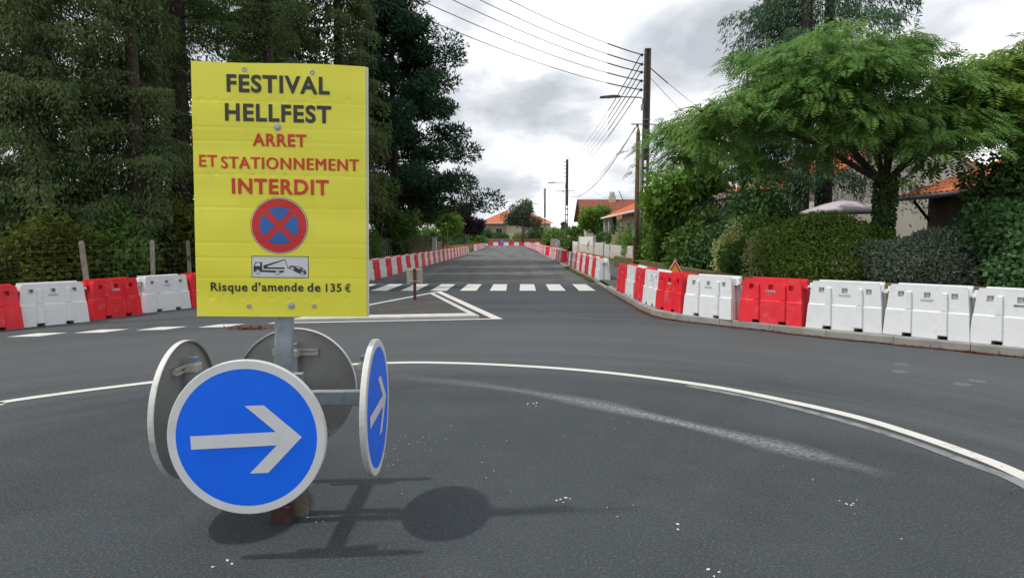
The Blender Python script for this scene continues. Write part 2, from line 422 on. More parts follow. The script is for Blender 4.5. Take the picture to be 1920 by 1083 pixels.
def skeleton(base, h, r, n_main=5, z0=.35, spread=.9, depth=2, rnd=None, up=.7):
    """trunk + limbs; returns limbs [(pts, radii)] and tips"""
    rnd = rnd or random
    base = Vector(base); limbs = []; tips = []
    top = base + Vector((rnd.uniform(-.05, .05) * h, rnd.uniform(-.05, .05) * h, h * .8))
    tp = [base.lerp(top, k / 5) + Vector((rnd.uniform(-1, 1), rnd.uniform(-1, 1), 0)) * .012 * h * (k > 0) for k in range(6)]
    limbs.append((tp, [r * (1.15 - .85 * k / 5) for k in range(6)])); tips.append(tp[-1])
    def grow(p, d, ln, rad, lev):
        pts = [p]; dd = d.copy()
        for k in range(4):
            dd = (dd + Vector((rnd.uniform(-.25, .25), rnd.uniform(-.25, .25), rnd.uniform(-.05, .2)))).normalized()
            pts.append(pts[-1] + dd * ln / 4)
        limbs.append((pts, [rad * (1 - .7 * k / 4) for k in range(5)])); tips.append(pts[-1])
        if lev > 0:
            for k in (2, 3, 4):
                nd = (dd + Vector((rnd.uniform(-1, 1), rnd.uniform(-1, 1), rnd.uniform(-.2, .6))) * .9).normalized()
                grow(pts[k], nd, ln * .55, rad * .45, lev - 1)
        else: tips.append(pts[2])
    for i in range(n_main):
        a = 2 * math.pi * (i + rnd.uniform(-.3, .3)) / n_main; t = z0 + (1 - z0) * (i + .5) / n_main * .9
        p = base.lerp(top, t)
        d = Vector((math.cos(a) * spread, math.sin(a) * spread, up)).normalized()
        grow(p, d, h * .42 * (1.1 - .5 * t), r * .5 * (1.2 - t), depth - 1)
    return limbs, tips
def tree(name, label, base, h, r_crown, trunk_r, leaf_m, n_leaf, leaf, bark=BARK, squash=.8, cat='tree', group=None, n_main=5, depth=2, z0=.35, clump=None, seed=0):
    rnd = random.Random(seed); o = empty(name, base, 0, label, cat, group)
    limbs, tips = skeleton((0, 0, 0), h * .92, trunk_r, n_main, z0, .9 * r_crown / (h * .4), depth, rnd)
    mb = MB(); limb_tubes(mb, limbs); mb.build('trunk', bark, o, smooth=True)
    cl = clump or r_crown * .36
    cen = [t + Vector((rnd.uniform(-.3, .3), rnd.uniform(-.3, .3), rnd.uniform(-.2, .3))) * cl for t in tips]
    rad = [(cl * rnd.uniform(.7, 1.25), cl * rnd.uniform(.7, 1.25), cl * squash * rnd.uniform(.7, 1.2)) for _ in tips]
    b, d = cloud([tuple(c) for c in cen], rad, max(1, n_leaf // len(cen)), shell=.35)
    b[:, 2] = np.maximum(b[:, 2], .15)
    add('crown', leaf_mesh('crown', b, d, sides(d), leaf[0] * rng.uniform(.7, 1.3, len(b)), leaf[1] * rng.uniform(.7, 1.3, len(b)), leaf_m), o)
    return o
def bush(name, label, c, rad, leaf_m, n, leaf, cat='bush', group=None, lump=.12, power=2.0, seed=0, stem=True, shell=.78):
    """rounded shrub: uneven shell of leaves round a leafy core, short stems below; c is the foot"""
    o = empty(name, c, 0, label, cat, group); r_ = np.random.default_rng(seed + 11)
    u = r_.normal(size=(n, 3)); u = nrm(u)
    if power > 2: u = u / (np.sum(np.abs(u) ** power, 1, keepdims=True) ** (1 / power))
    ph = r_.uniform(0, 6.28, 8); k = r_.normal(size=(8, 3)) * 3.2
    lum = 1 + lump * sum(np.sin(u @ k[i] + ph[i]) for i in range(8)) / 2.2
    rr = (shell + (1.03 - shell) * r_.random(n)) * lum
    P = u * rr[:, None] * np.array(rad); P[:, 2] += rad[2] * .98
    keep = P[:, 2] > .04; P = P[keep]; uu = nrm((u / np.array(rad))[keep])
    d = nrm(uu * .6 + r_.normal(size=P.shape) * .75)
    sd = nrm(np.cross(d, uu + r_.normal(size=P.shape) * .6))
    add('foliage', leaf_mesh('foliage', P, d, sd, leaf[0] * r_.uniform(.7, 1.3, len(P)), leaf[1] * r_.uniform(.7, 1.3, len(P)), leaf_m), o)
    if stem:
        mb = MB(); rs = random.Random(seed)
        for i in range(5):
            a = rs.uniform(0, 6.28); q = Vector((math.cos(a) * rad[0] * .55, math.sin(a) * rad[1] * .55, rad[2] * 1.2))
            mb.tube([(q.x * .12, q.y * .12, 0), (q.x * .5, q.y * .5, q.z * .5), q], [.035, .025, .012], 5)
        mb.build('stem', BARK, o, smooth=True)
    return o
def conifer(name, label, base, h, R_, leaf_m, n_leaf, seed=0, z0=.06, leaf=(.34, .11), hang=.45, group=None, bark=BARK, trunk_r=None, pw=.9, nb=None):
    r_ = np.random.default_rng(seed + 100); o = empty(name, base, 0, label, 'tree', group)
    trunk_r = trunk_r or h * .014
    nb = nb or int(h * 9)
    t = r_.random(nb); hz = h * (z0 + (1 - z0) * t); az = r_.uniform(0, 2 * math.pi, nb)
    ln = R_ * ((1 - (hz / h)) ** pw * .95 + .06) * r_.uniform(.55, 1.12, nb)
    slope = r_.uniform(-.30, .10, nb)
    mb = MB(); mb.tube([(0, 0, 0), (0.02 * h * .1, 0, h * .4), (0, .02, h * .75), (0, 0, h * .99)], [trunk_r * 1.15, trunk_r * .8, trunk_r * .45, .015], 9)
    for i in range(nb):
        if i % 2 == 0:
            e_ = (math.cos(az[i]) * ln[i] * .65, math.sin(az[i]) * ln[i] * .65, hz[i] + slope[i] * ln[i] * .65 - .05 * ln[i])
            mb.tube([(0, 0, hz[i]), (e_[0] * .5, e_[1] * .5, (hz[i] + e_[2]) / 2 + .04 * ln[i]), e_], [.012 + .012 * ln[i], .008 + .006 * ln[i], .006], 4, cap=False)
    mb.build('trunk', bark, o, smooth=True)
    idx = r_.choice(nb, n_leaf, p=ln / ln.sum()); tt = .12 + .88 * r_.random(n_leaf) ** .75
    D = np.stack([np.cos(az[idx]), np.sin(az[idx]), np.zeros(n_leaf)], 1); Pp = np.stack([-D[:, 1], D[:, 0], D[:, 2]], 1)
    L_ = ln[idx]; w = (.42 * L_ * (1.05 - tt) + .12); s = r_.uniform(-1, 1, n_leaf) * w
    zl = hz[idx] + slope[idx] * L_ * tt - .12 * L_ * tt ** 2 - np.abs(s) * .35 - r_.exponential(hang * .45, n_leaf) * (.35 + .65 * tt)
    P = D * (L_ * tt)[:, None] + Pp * s[:, None]; P[:, 2] = np.maximum(zl, .1)
    d = nrm(D * .45 + Pp * np.sign(s)[:, None] * .45 + np.array([0, 0, -.35 - hang * .6]) + r_.normal(size=P.shape) * .35)
    add('crown', leaf_mesh('crown', P, d, sides(d), leaf[0] * r_.uniform(.6, 1.3, n_leaf), leaf[1] * r_.uniform(.6, 1.3, n_leaf), leaf_m), o)
    return o

# ------------------------------------------------------------------ setting: ground, road, pavement, kerbs, markings
def sheet(name, pts, z, m, parent=None, kind='structure'):
    mb = MB(); mb.poly([(p[0], p[1], z) for p in pts])
    mb.tri()
    o = mb.build(name, m, parent)
    if parent is None: tag(o, kind=kind)
    return o
def catmull(P, n=10):
    P = [Vector(p) for p in P]; out_ = []
    for i in range(len(P) - 1):
        p0, p1, p2, p3 = P[max(i - 1, 0)], P[i], P[i + 1], P[min(i + 2, len(P) - 1)]
        for k in range(n):
            t = k / n
            out_.append(.5 * ((2 * p1) + (p2 - p0) * t + (2 * p0 - 5 * p1 + 4 * p2 - p3) * t * t + (3 * p1 - p0 - 3 * p2 + p3) * t ** 3))
    return out_ + [P[-1]]
def offset_line(P, d):                    # shift a polyline sideways (left of its direction positive)
    o_ = []
    for i in range(len(P)):
        t = (P[min(i + 1, len(P) - 1)] - P[max(i - 1, 0)]); t.z = 0; t.normalize()
        o_.append(P[i] + Vector((-t.y, t.x, 0)) * (d[i] if hasattr(d, '__len__') else d))
    return o_
def strip(name, P, w, z, m, parent=None, uv=False):
    a, b = offset_line(P, [x * .5 for x in w] if hasattr(w, '__len__') else w / 2), offset_line(P, [-x * .5 for x in w] if hasattr(w, '__len__') else -w / 2)
    mb = MB()
    va = [mb.bm.verts.new((p.x, p.y, z)) for p in a]; vb = [mb.bm.verts.new((p.x, p.y, z)) for p in b]
    lay = mb.bm.loops.layers.uv.new('UVMap') if uv else None
    for i in range(len(P) - 1):
        f_ = mb.bm.faces.new((va[i], vb[i], vb[i + 1], va[i + 1]))
        if uv:
            for lp, c_ in zip(f_.loops, ((i, 0), (i, 1), (i + 1, 1), (i + 1, 0))): lp[lay].uv = (c_[0] / (len(P) - 1), c_[1])
    bmesh.ops.recalc_face_normals(mb.bm, faces=mb.bm.faces)
    o = mb.build(name, m, parent)
    for p_ in o.data.polygons:
        if p_.normal.z < 0: p_.flip()
    return o

ground = sheet('ground', [(-1500, -600), (1500, -600), (1500, 2500), (-1500, 2500)], -.03, LAWN)
road = sheet('road', [(-40, -30), (40, -30), (40, -6), (22, 0), (3.3, 13.5), (3.2, 24), (3.2, 152), (12, 152), (12, 162), (-14, 162), (-14, 152), (-5.0, 152), (-5.0, 70),
                      (-5.9, 25.5), (-8.2, 15.6), (-9.9, 11.9), (-13, 8), (-40, -2)], 0, ASPHALT)

KPX = [(1120, 532), (1146, 548.5), (1169, 562), (1195, 577), (1220, 590), (1257, 599), (1330, 608), (1417, 617.5), (1520, 630), (1648, 643), (1790, 657), (1919, 670)]
KB = [Vector((3.10, y, 0)) for y in (150, 120, 90, 70, 55, 42, 33, 27)] + [G(*q) for q in KPX] + [Vector((9.3, 7.2, 0)), Vector((13, 4.4, 0)), Vector((20, .2, 0)), Vector((34, -6, 0))]
kerb_line = catmull(KB, 8)
# resample to 1 m kerb stones
def resample(P, step):
    out_ = [P[0].copy()]; acc = 0
    for a, b in zip(P, P[1:]):
        seg = (b - a).length; pos = 0
        while acc + seg - pos >= step:
            pos += step - acc; acc = 0; out_.append(a.lerp(b, pos / seg))
        acc += seg - pos
    return out_
KERB_H = .13
ks = resample(kerb_line, 1.0)
inner = offset_line(kerb_line, .15)
pav_pts = [(p.x, p.y) for p in inner] + [(34, 20), (34, 150)]
pavement = sheet('pavement', pav_pts, KERB_H - .012, PAVE)
for a, b in zip(ks, ks[1:]):
    if a.y > 75 or a.x > 26: continue
    d = b - a; ln = d.length; h = KERB_H if a.y < 22 else (.05 if a.y < 25 else .09)
    mb = MB(); mb.prism([(0, -.1), (ln - .008, -.1), (ln - .008, h - .015), (ln - .008, h), (0, h), (0, h - .015)], 0, .15)
    bm_ = mb.bm
    for v_ in bm_.verts:
        if v_.co.z > h - .001 and v_.co.y < .01: v_.co.y = .018
    o = mb.build('kerb_stone', CONCRETE, pavement, doubles=.0005)
    o.location = (a.x, a.y, 0); o.rotation_euler = (0, 0, math.atan2(d.y, d.x))
far_kerb = strip('kerb_strip', [Vector((3.17, 75, 0)), Vector((3.17, 150, 0))], .15, KERB_H, CONCRETE, pavement)

garden = sheet('garden_soil', [(5.95, 150), (5.95, 17.0), (6.9, 15.4), (8.6, 13.6), (10.6, 11.8), (16, 7.6), (34, -3), (34, 150)], KERB_H + .01, SOIL)
verge = sheet('verge', [(-60, -12), (-40, -2.2), (-13.2, 8.2), (-10.2, 12.3), (-8.5, 16), (-6.1, 26), (-5.15, 70), (-5.15, 152), (-14.2, 152), (-60, 150)], .03, SOIL)

# painted markings, children of the road they lie on
for k in range(10):
    x = 2.13 - .945 * k
    s_ = random.uniform(-.02, .02)
    sheet('crossing_stripe', [(x, 20.55), (x + .52, 20.55), (x + .55 + s_, 23.5), (x + .05 + s_, 23.5)], .004, PAINT, road)
ARC = [(-9.6, -1.5, 0), (-8.2, 2.6, 0), G(-120, 778), G(0, 754.5), G(140, 734.5), G(272, 718), G(420, 700), G(560, 688), G(740, 680), G(850, 680.5), G(960, 685), G(1080, 693), G(1200, 705.5), G(1350, 727),
       G(1500, 757), G(1610, 783), G(1700, 810), G(1810, 848), G(1920, 893), (3.50, 3.3, 0), (3.15, 2.0, 0), (2.4, .6, 0), (1.2, -.7, 0)]
arc = catmull(ARC, 8)
strip('edge_line', arc, .13, .004, PAINT, road)
gl = catmull([G(1290, 722), G(1420, 747), G(1560, 782), G(1700, 823), G(1820, 867), G(1930, 911), (3.27, 3.25, 0), (2.95, 2.1, 0), (2.25, .8, 0), (1.1, -.5, 0)], 8)
strip('old_edge_line', offset_line(gl, -.02), .10, .0035, PAINT_OLD, road)
for q in ((71, 627.5), (191, 620.5), (304, 615.5), (416, 610.5)):
    c = G(*q); a = Vector((.24, .035, 0)); b = Vector((.10, .22, 0))
    sheet('yield_dash', [tuple((c + u_)[:2]) for u_ in (-a - b, a - b, a + b, -a + b)], .004, PAINT, road)
# pale dusty tyre smear
def smear_mat():
    m, t, b = nodes_of('dust_smear')
    uv = t.nodes.new('ShaderNodeTexCoord').outputs['UV']; sp = t.nodes.new('ShaderNodeSeparateXYZ'); t.links.new(uv, sp.inputs[0])
    e1 = ramp(t, sp.outputs[1], [(0, 0.0), (.45, 1.0), (.62, .9), (1, 0.0)]); e2 = ramp(t, sp.outputs[0], [(0, 0.15), (.25, .55), (.55, 1.0), (.8, .7), (1, 0.0)])
    n_ = ramp(t, noise(t, coords(t, False), 26, 5, .75), [(.34, .05), (.62, .95)])
    f_ = mix(t, 1.0, mix(t, 1.0, e1, e2, 'MULTIPLY'), n_, 'MULTIPLY')
    b.inputs['Base Color'].default_value = (.30, .315, .325, 1); b.inputs['Roughness'].default_value = .9
    tr = t.nodes.new('ShaderNodeBsdfTransparent'); ms = t.nodes.new('ShaderNodeMixShader')
    t.links.new(f_, ms.inputs[0]); t.links.new(tr.outputs[0], ms.inputs[1]); t.links.new(b.outputs[0], ms.inputs[2])
    t.links.new(ms.outputs[0], t.nodes['Material Output'].inputs[0])
    return m
sm = catmull([G(735, 705), G(900, 722), G(1050, 745), G(1200, 776), G(1400, 822), G(1560, 862), G(1680, 895)], 8)
strip('dust_smear', sm, [.34 + .1 * math.sin(i * .4) for i in range(len(sm))], .003, smear_mat(), road, uv=True)
PLUG = mat('core_plug', (.115, .115, .108), .9, .2, 20)
for q in ((1690, 682.5), (1687, 696.5), (1804, 720), (1832, 714)):
    c = G(*q); mb = MB(); mb.lathe([(0, .004), (.085, .004), (.09, .0)], 20); mb.build('core_plug', PLUG, road).location = (c.x, c.y, 0)

# traffic island with concrete border and painted outline
isl_T, isl_A, isl_L = G(943, 598), G(826, 545.5), Vector((-4.75, 12.55, 0))
def inset(tri, d):
    n = len(tri); res = []
    for i in range(n):
        p0, p1, p2 = tri[i - 1], tri[i], tri[(i + 1) % n]
        a = (p1 - p0).normalized(); b = (p2 - p1).normalized()
        na, nb_ = Vector((-a.y, a.x, 0)), Vector((-b.y, b.x, 0))
        den = a.x * b.y - a.y * b.x
        q0 = p0 + na * d[i - 1]; q1 = p1 + nb_ * d[i]
        t = ((q1 - q0).x * b.y - (q1 - q0).y * b.x) / den
        res.append(q0 + a * t)
    return res
tri = [isl_L, isl_T, isl_A]                       # counter-clockwise
d_out = inset(tri, [.0, .0, .0]); d_p = inset(tri, [.13, .2, .13]); d_k0 = inset(tri, [.28, .42, .2]); d_k1 = inset(tri, [.78, .56, .34])
island = empty('traffic_island', (0, 0, 0), kind='structure')
def ringmesh(name, A, B, z, m, parent, h=0.0):
    mb = MB(); n = len(A)
    for i in range(n):
        j = (i + 1) % n
        mb.quad((A[i].x, A[i].y, z), (A[j].x, A[j].y, z), (B[j].x, B[j].y, z), (B[i].x, B[i].y, z))
        if h: mb.quad((A[i].x, A[i].y, z - h), (A[j].x, A[j].y, z - h), (A[j].x, A[j].y, z), (A[i].x, A[i].y, z))
    return mb.build(name, m, parent)
ringmesh('painted_outline', d_out, d_p, .004, PAINT, island)
sheet('rusty_joint', [tuple(p[:2]) for p in d_p], .002, mat('rust_dust', (.075, .050, .043), .95, .35, 8, dirt=(.04, .04, .04), dirt_amt=(.45, .6)), island)
ringmesh('concrete_border', d_k0, d_k1, .05, CONC_LIGHT, island, .05)
sheet('island_surface', [tuple(p[:2]) for p in d_k1], .046, mat('island_asphalt', (.052, .050, .050), .92, .3, 3, .6, 120, .004, dirt=(.085, .058, .050), dirt_scale=1.5, dirt_amt=(.55, .8)), island)

# ------------------------------------------------------------------ water-filled plastic barriers
BL, BHT, BW = 1.17, .80, .44
def barrier_body():
    mb = MB(); q = mb.quad
    S = [((0.0, .585, .220), (.40, .560, .200), [-1, -.53, -.30, .30, .53, 1], [0, .12, 1], [(1, 0), (3, 0)]),
         ((.415, .555, .178), (.765, .520, .165), [-1, -.76, -.60, -.085, .085, .60, .76, 1], [0, .55, .80, 1], [(1, 1), (3, 1), (5, 1)])]
    def P(sec, u, v, sy):
        (z0, l0, w0), (z1, l1, w1) = sec[0], sec[1]
        return (u * (l0 + (l1 - l0) * v), sy * (w0 + (w1 - w0) * v), z0 + (z1 - z0) * v)
    for sec in S:
        ub, vb, holes = sec[2], sec[3], sec[4]
        for i in range(len(ub) - 1):
            for j in range(len(vb) - 1):
                c4 = [(ub[i], vb[j]), (ub[i + 1], vb[j]), (ub[i + 1], vb[j + 1]), (ub[i], vb[j + 1])]
                if (i, j) in holes:
                    for k in range(4):
                        if k == 0 and vb[j] == 0: continue
                        a, b = c4[k], c4[(k + 1) % 4]
                        q(P(sec, *a, -1), P(sec, *b, -1), P(sec, *b, 1), P(sec, *a, 1))
                    if vb[j] > 0:          # inner wall closes most of the hand hole, a slot stays open
                        (ua, va), (ub_, vb_) = c4[0], c4[2]; um = ua + (ub_ - ua) * .62
                        w_ = [P(sec, um if k_ in (1, 2) else ua, va if k_ < 2 else vb_, -1) for k_ in range(4)]
                        q(*[(x, y + .065, z) for x, y, z in w_])
                        va2 = va + (vb_ - va) * .3
                        w_ = [P(sec, ub_ if k_ in (1, 2) else um, va if k_ < 2 else va2, -1) for k_ in range(4)]
                        q(*[(x, y + .065, z) for x, y, z in w_])
                else:
                    for sy in (-1, 1): q(*[P(sec, *c_, sy) for c_ in c4])
    rings = [S[0][0], S[0][1], S[1][0], S[1][1]]
    for sy in (-1, 1):
        (z0, l0, w0), (z1, l1, w1) = rings[1], rings[2]
        q((-l0, sy * w0, z0), (l0, sy * w0, z0), (l1, sy * w1, z1), (-l1, sy * w1, z1))
    def outl(r_):
        z, l, w = r_
        return [(-l, -w, z), (l, -w, z), (l, -.07, z), (l - .055, -.045, z), (l - .055, .045, z), (l, .07, z), (l, w, z),
                (-l, w, z), (-l, .07, z), (-l + .055, .045, z), (-l + .055, -.045, z), (-l, -.07, z)]
    O = [outl(r_) for r_ in rings]
    for a, b in zip(O, O[1:]):
        for i in (1, 2, 3, 4, 5, 7, 8, 9, 10, 11):
            j = (i + 1) % 12; q(a[i], a[j], b[j], b[i])
    mb.poly(O[-1])
    z, l, w = rings[3]
    mb.box((0, -w + .024, z + .016), (2 * l - .03, .046, .034)); mb.box((.02, w - .024, z + .020), (2 * l - .03, .046, .042))
    mb.box((0, 0, z + .004), (.30, .20, .012))
    mb.box((-l - .035, 0, z - .075), (.13, .13, .03)); mb.box((l + .03, 0, z - .105), (.13, .15, .03))
    return mb
bmesh_red = barrier_body().mesh('barrier_body', RED_PL, doubles=.0008)
bmesh_white = bmesh_red.copy(); bmesh_white.materials.clear(); bmesh_white.materials.append(WHITE_PL)
def rib_mesh(m):
    mb = MB()
    for z0, z1, w0, w1, y0, y1 in ((.06, .425, .140, .105, -.216, -.196), (.425, .70, .098, .065, -.182, -.171)):
        A = [(-w0 / 2, y0 + .004, z0), (w0 / 2, y0 + .004, z0), (w1 / 2, y1 + .004, z1), (-w1 / 2, y1 + .004, z1)]
        B = [(p[0] * .80, p[1] - .038, p[2] + (.004 if k < 2 else -.012)) for k, p in enumerate(A)]
        mb.quad(*B)
        for k in range(4): mb.quad(A[k], A[(k + 1) % 4], B[(k + 1) % 4], B[k])
    return mb.mesh('rib', m)
ribs = {0: rib_mesh(RED_PL), 1: rib_mesh(WHITE_PL)}
def pin_mesh(m):
    mb = MB(); mb.lathe([(0, .755), (.034, .755), (.040, .745), (.044, .69), (.044, .60), (0, .60)], 12)
    return mb.mesh('connector_pin', m)
pins = {0: pin_mesh(RED_PL), 1: pin_mesh(WHITE_PL)}
def plate_mesh():
    mb = MB(); mb.box((0, -.1725, .575), (.17, .008, .036)); return mb.mesh('label_plate', LABEL_GREY)
plate = plate_mesh()
def mark_mesh():
    mb = MB(); y = -.1775
    mb.prism([(-.070, .566), (-.046, .562), (-.036, .584), (-.052, .580), (-.066, .588)], y, y - .002)
    for x0, w_ in ((-.022, .012), (-.004, .013), (.016, .012), (.035, .013), (.054, .012)): mb.box((x0, y - .001, .574), (w_, .002, .014))
    return mb.mesh('label_print', PRINT_BLACK)
mark = mark_mesh()
def barrier(p, direction, white, label, group, parts=True, z=0.0, marked=False, tilt=0.0):
    """p = middle of the front foot edge, direction = unit vector along the front, left to right as seen"""
    rz = math.atan2(direction[1], direction[0]) + R(random.uniform(-1.3, 1.3))
    p = (p[0] + random.uniform(-.012, .012), p[1] + random.uniform(-.012, .012))
    back = Vector((-direction[1], direction[0], 0))
    c = Vector((p[0], p[1], 0)) + back * (BW / 2); c.z = z
    if parts:
        o = empty('road_barrier', c, rz)
        b = add('shell', bmesh_white if white else bmesh_red, o)
        w = 1 if white else 0
        for sx in (-.24, .24): add('rib', ribs[w], o, (sx, 0, 0))
        pl = add('label_plate', plate, o)
        if marked: add('label_print', mark, pl)
        add('connector_pin', pins[w], o, (-.56, 0, 0))
    else:
        o = add('road_barrier', bmesh_white if white else bmesh_red, None, c, (0, 0, rz))
    o.rotation_euler.x = tilt
    return tag(o, label, 'barrier', group)
def along(P, n, pitch=None, phase=.5):
    """n stations along a polyline: (point, unit direction)"""
    P = [Vector((p[0], p[1], 0)) for p in P]; ls = [(b - a).length for a, b in zip(P, P[1:])]; tot = sum(ls)
    res = []
    for k in range(n):
        s = (k + phase) * (pitch or tot / n)
        i = 0
        while i < len(ls) - 1 and s > ls[i]: s -= ls[i]; i += 1
        d = (P[i + 1] - P[i]).normalized(); res.append((P[i] + d * s, d))
    return res
col = lambda w: 'white' if w else 'red'

# right-hand row on the kerb, one by one from the photograph (left/right front foot corners)
RB = [((1156, 545), (1171.4, 550.7), 0), ((1172, 550.7), (1186.7, 558.2), 1), ((1187, 558.6), (1202, 566.8), 0), ((1202.8, 567), (1229.5, 576.5), 1), ((1231, 577.2), (1272, 587.2), 0),
      ((1278.5, 588.6), (1374, 600.3), 1), ((1382.5, 601), (1504, 612.5), 0), ((1510.8, 613), (1650.8, 625), 1), ((1655.8, 625.5), (1819.5, 641.2), 1), ((1820.8, 641.2), (2005, 660), 1), ((2010, 660.5), (2230, 681), 0)]
RLAB = ['red plastic barrier on the kerb corner, farthest of the right-hand kerb row', 'narrow-looking white barrier between the two farthest red ones of the right kerb row', 'second red barrier from the far end of the right kerb row',
        'white barrier just left of the red one below the warning triangle', 'red barrier standing in front of the triangular warning sign', 'white barrier between two red ones, right of the warning triangle',
        'scuffed red barrier with grey label among white ones on the right kerb', 'white barrier immediately right of the scuffed red one', 'white barrier second from the right edge of the picture',
        'white barrier cut by the right edge, label with black mark', 'red barrier beyond the right end of the kerb row']
for (a, b, w), lab in zip(RB, RLAB):
    A, B = G(*a, KERB_H), G(*b, KERB_H); d = (B - A).normalized()
    m_ = (A + B) / 2
    barrier(m_, d, w, lab, 'barriers along the right kerb', z=KERB_H + .001, marked=(w == 0 and a[0] > 1300) or a[0] == 1820.8)

# left row by the fence
LN = [((-250, 643), (-105, 629), 1), ((-101, 628.5), (36.6, 615.7), 0), ((37.6, 614.7), (167.2, 602.4), 1), ((168.2, 600.8), (274, 587), 0), ((275, 586.4), (359, 577), 1)]
LLAB = ['white barrier beyond the left edge of the row', 'red barrier cut by the left edge of the picture', 'white barrier with label between two red ones at far left', 'red barrier left of the yellow board, before the fence posts', 'white barrier directly left of the yellow board']
for (a, b, w), lab in zip(LN, LLAB):
    A, B = G(*a), G(*b); barrier((A + B) / 2, (B - A).normalized(), w, lab, 'barriers along the left side', z=.001)
p0, p1, p2 = G(360, 576.8), G(702, 525.2), G(880, 476.3)
for k, (p, d) in enumerate(along([p0, Vector((-6.9, 18.4, 0)), p1], 9)):
    w = (0, 1, 0, 1, 0, 1, 0, 1, 1)[k]
    barrier(p, d, w, '%s barrier behind the yellow board, %s after its left edge' % (col(w), ordinal(k + 1)), 'barriers along the left side', parts=k > 6, z=.001)
for k, (p, d) in enumerate(along([p1, Vector((-5.05, 46, 0)), p2], 36)):
    w = k % 2
    barrier(p, d, w, '%s barrier in the long left row, %s beyond the yellow board' % (col(w), ordinal(k + 1)), 'barriers along the left side', parts=k < 10, z=.001)
# right row beyond the crossing: three stretches (seen from the road: far end to near end runs left to right)
def far_row(P, n, first, phrase, group, parts_from=99, turn=None):
    for k, (p, d) in enumerate(along(P, n)):
        w = (k + first) % 2
        barrier(p, d, w, '%s barrier, %s from the near end of %s' % (col(w), ordinal(n - k), phrase), group, parts=k >= parts_from, z=.1)
far_row([(3.25, 37.6), (3.22, 24.1)], 11, 1, 'the right row just past the crossing', 'barriers along the right side past the crossing', 5)
far_row([(3.25, 58.0), (3.22, 42.6)], 13, 0, 'the second stretch of the right row', 'barriers along the right side past the crossing')
far_row([(2.6, 122.0), (3.25, 61.5)], 50, 0, 'the farthest stretch of the right row', 'barriers along the right side past the crossing')
barrier((3.5, 60.0), Vector((.8, -.6, 0)), 0, 'red barrier turned askew between stretches of the right row', 'barriers along the right side past the crossing', parts=False, z=.1)
for k in range(13):
    w = k % 2
    barrier((-7.3 + 1.19 * k, 150), Vector((1, 0, 0)), w, '%s barrier closing the road far away, %s from its left end' % (col(w), ordinal(k + 1)), 'barriers closing the far end of the road', parts=False, z=.001)
for k, (p, d) in enumerate(along([(-4.72, 87.0), (-4.75, 119.0)], 26)):
    w = (k + 1) % 2
    barrier(p, d, w, '%s barrier in the far left row, %s after the gap' % (col(w), ordinal(k + 1)), 'barriers of the far left row', parts=False, z=.001)
for k, w in enumerate((0, 1, 0, 0)):
    barrier((-9.3 + 1.2 * k, 112 - .4 * k), Vector((.98, -.2, 0)), w, '%s barrier set across the side opening, %s from left' % (col(w), ordinal(k + 1)), 'barriers across the far left opening', parts=False, z=.04)
barrier((-7.35, 76), Vector((.9, .4, 0)), 0, 'red barrier alone behind the far end of the long left row', 'barriers across the far left opening', parts=False, z=.04)

# ------------------------------------------------------------------ signs in the middle
def text_mesh(body, w, h, depth, m, bold=.0, name='lettering', dup=0.0):
    """flat lettering fitted to w x h metres, in the XZ plane, centred, facing -Y"""
    cu = bpy.data.curves.new('t', 'FONT'); cu.body = body; cu.align_x = 'CENTER'; cu.size = 1; cu.offset = bold if dup == 0 else 0.0; cu.extrude = .01
    cu.resolution_u = 4; cu.space_character = 1.12
    ob = bpy.data.objects.new('t', cu); C.objects.link(ob)
    bpy.context.view_layer.update()
    me = bpy.data.meshes.new_from_object(ob.evaluated_get(bpy.context.evaluated_depsgraph_get()))
    bpy.data.objects.remove(ob); bpy.data.curves.remove(cu)
    n = len(me.vertices); co = np.empty(n * 3, np.float32); me.vertices.foreach_get('co', co); co = co.reshape(-1, 3)
    lo, hi = co.min(0), co.max(0)
    x = (co[:, 0] - (lo[0] + hi[0]) / 2) / (hi[0] - lo[0]) * w; z = (co[:, 1] - (lo[1] + hi[1]) / 2) / (hi[1] - lo[1]) * h
    y = -co[:, 2] / .01 * depth / 2
    me.vertices.foreach_set('co', np.stack([x, y, z], 1).reshape(-1).astype(np.float32)); me.update()
    if dup:                                # heavier strokes: thin copies side by side
        bm_ = bmesh.new(); bm_.from_mesh(me)
        for k, q in enumerate((-dup, dup, -dup * .5, dup * .5)):
            g_ = bmesh.ops.duplicate(bm_, geom=bm_.faces[:len(me.polygons)])
            for v_ in [x for x in g_['geom'] if isinstance(x, bmesh.types.BMVert)]: v_.co.x += q; v_.co.y += .0001 * (k + 1); v_.co.z += dup * .25 * (-1) ** k
        bm_.to_mesh(me); bm_.free()
    me.name = name; me.materials.clear(); me.materials.append(m)
    return me

BWID, BHGT = .930, 1.385
board = empty('notice_board', (-1.288, 3.63, 1.214), R(4.3), 'tall yellow festival no-parking notice board bolted to the grey post', 'notice board')
board.rotation_euler = (0, R(0.75), R(4.3))
CREASES = [(1 - v) * BHGT for v in (.150, .252, .305, .435, .565, .705, .765, .845)]
rd = random.Random(4)
DENTS = [((u - .5) * BWID + rd.uniform(-.02, .02), (1 - v + rd.uniform(-.006, .006)) * BHGT) for v in (.138, .432, .925) for u in (.07, .14, .27, .33, .45, .53, .66, .72, .88)]
def bend(x, z):   # slight bow and ripples of the corrugated sheet
    f_ = 0.0
    for zc in CREASES: f_ += .0007 * math.exp(-((z - zc) / .007) ** 2)
    for dx_, dz_ in DENTS:
        q = ((x - dx_) / .010) ** 2 + ((z - dz_) / .012) ** 2
        if q < 9: f_ += .0020 * math.exp(-q)
    return f_ - .010 * math.cos(x / BWID * math.pi) + .002 * math.sin(z * 9.0 + 1.0) * (.4 + abs(x)) + .0008 * math.sin(z * 23 + x * 3)
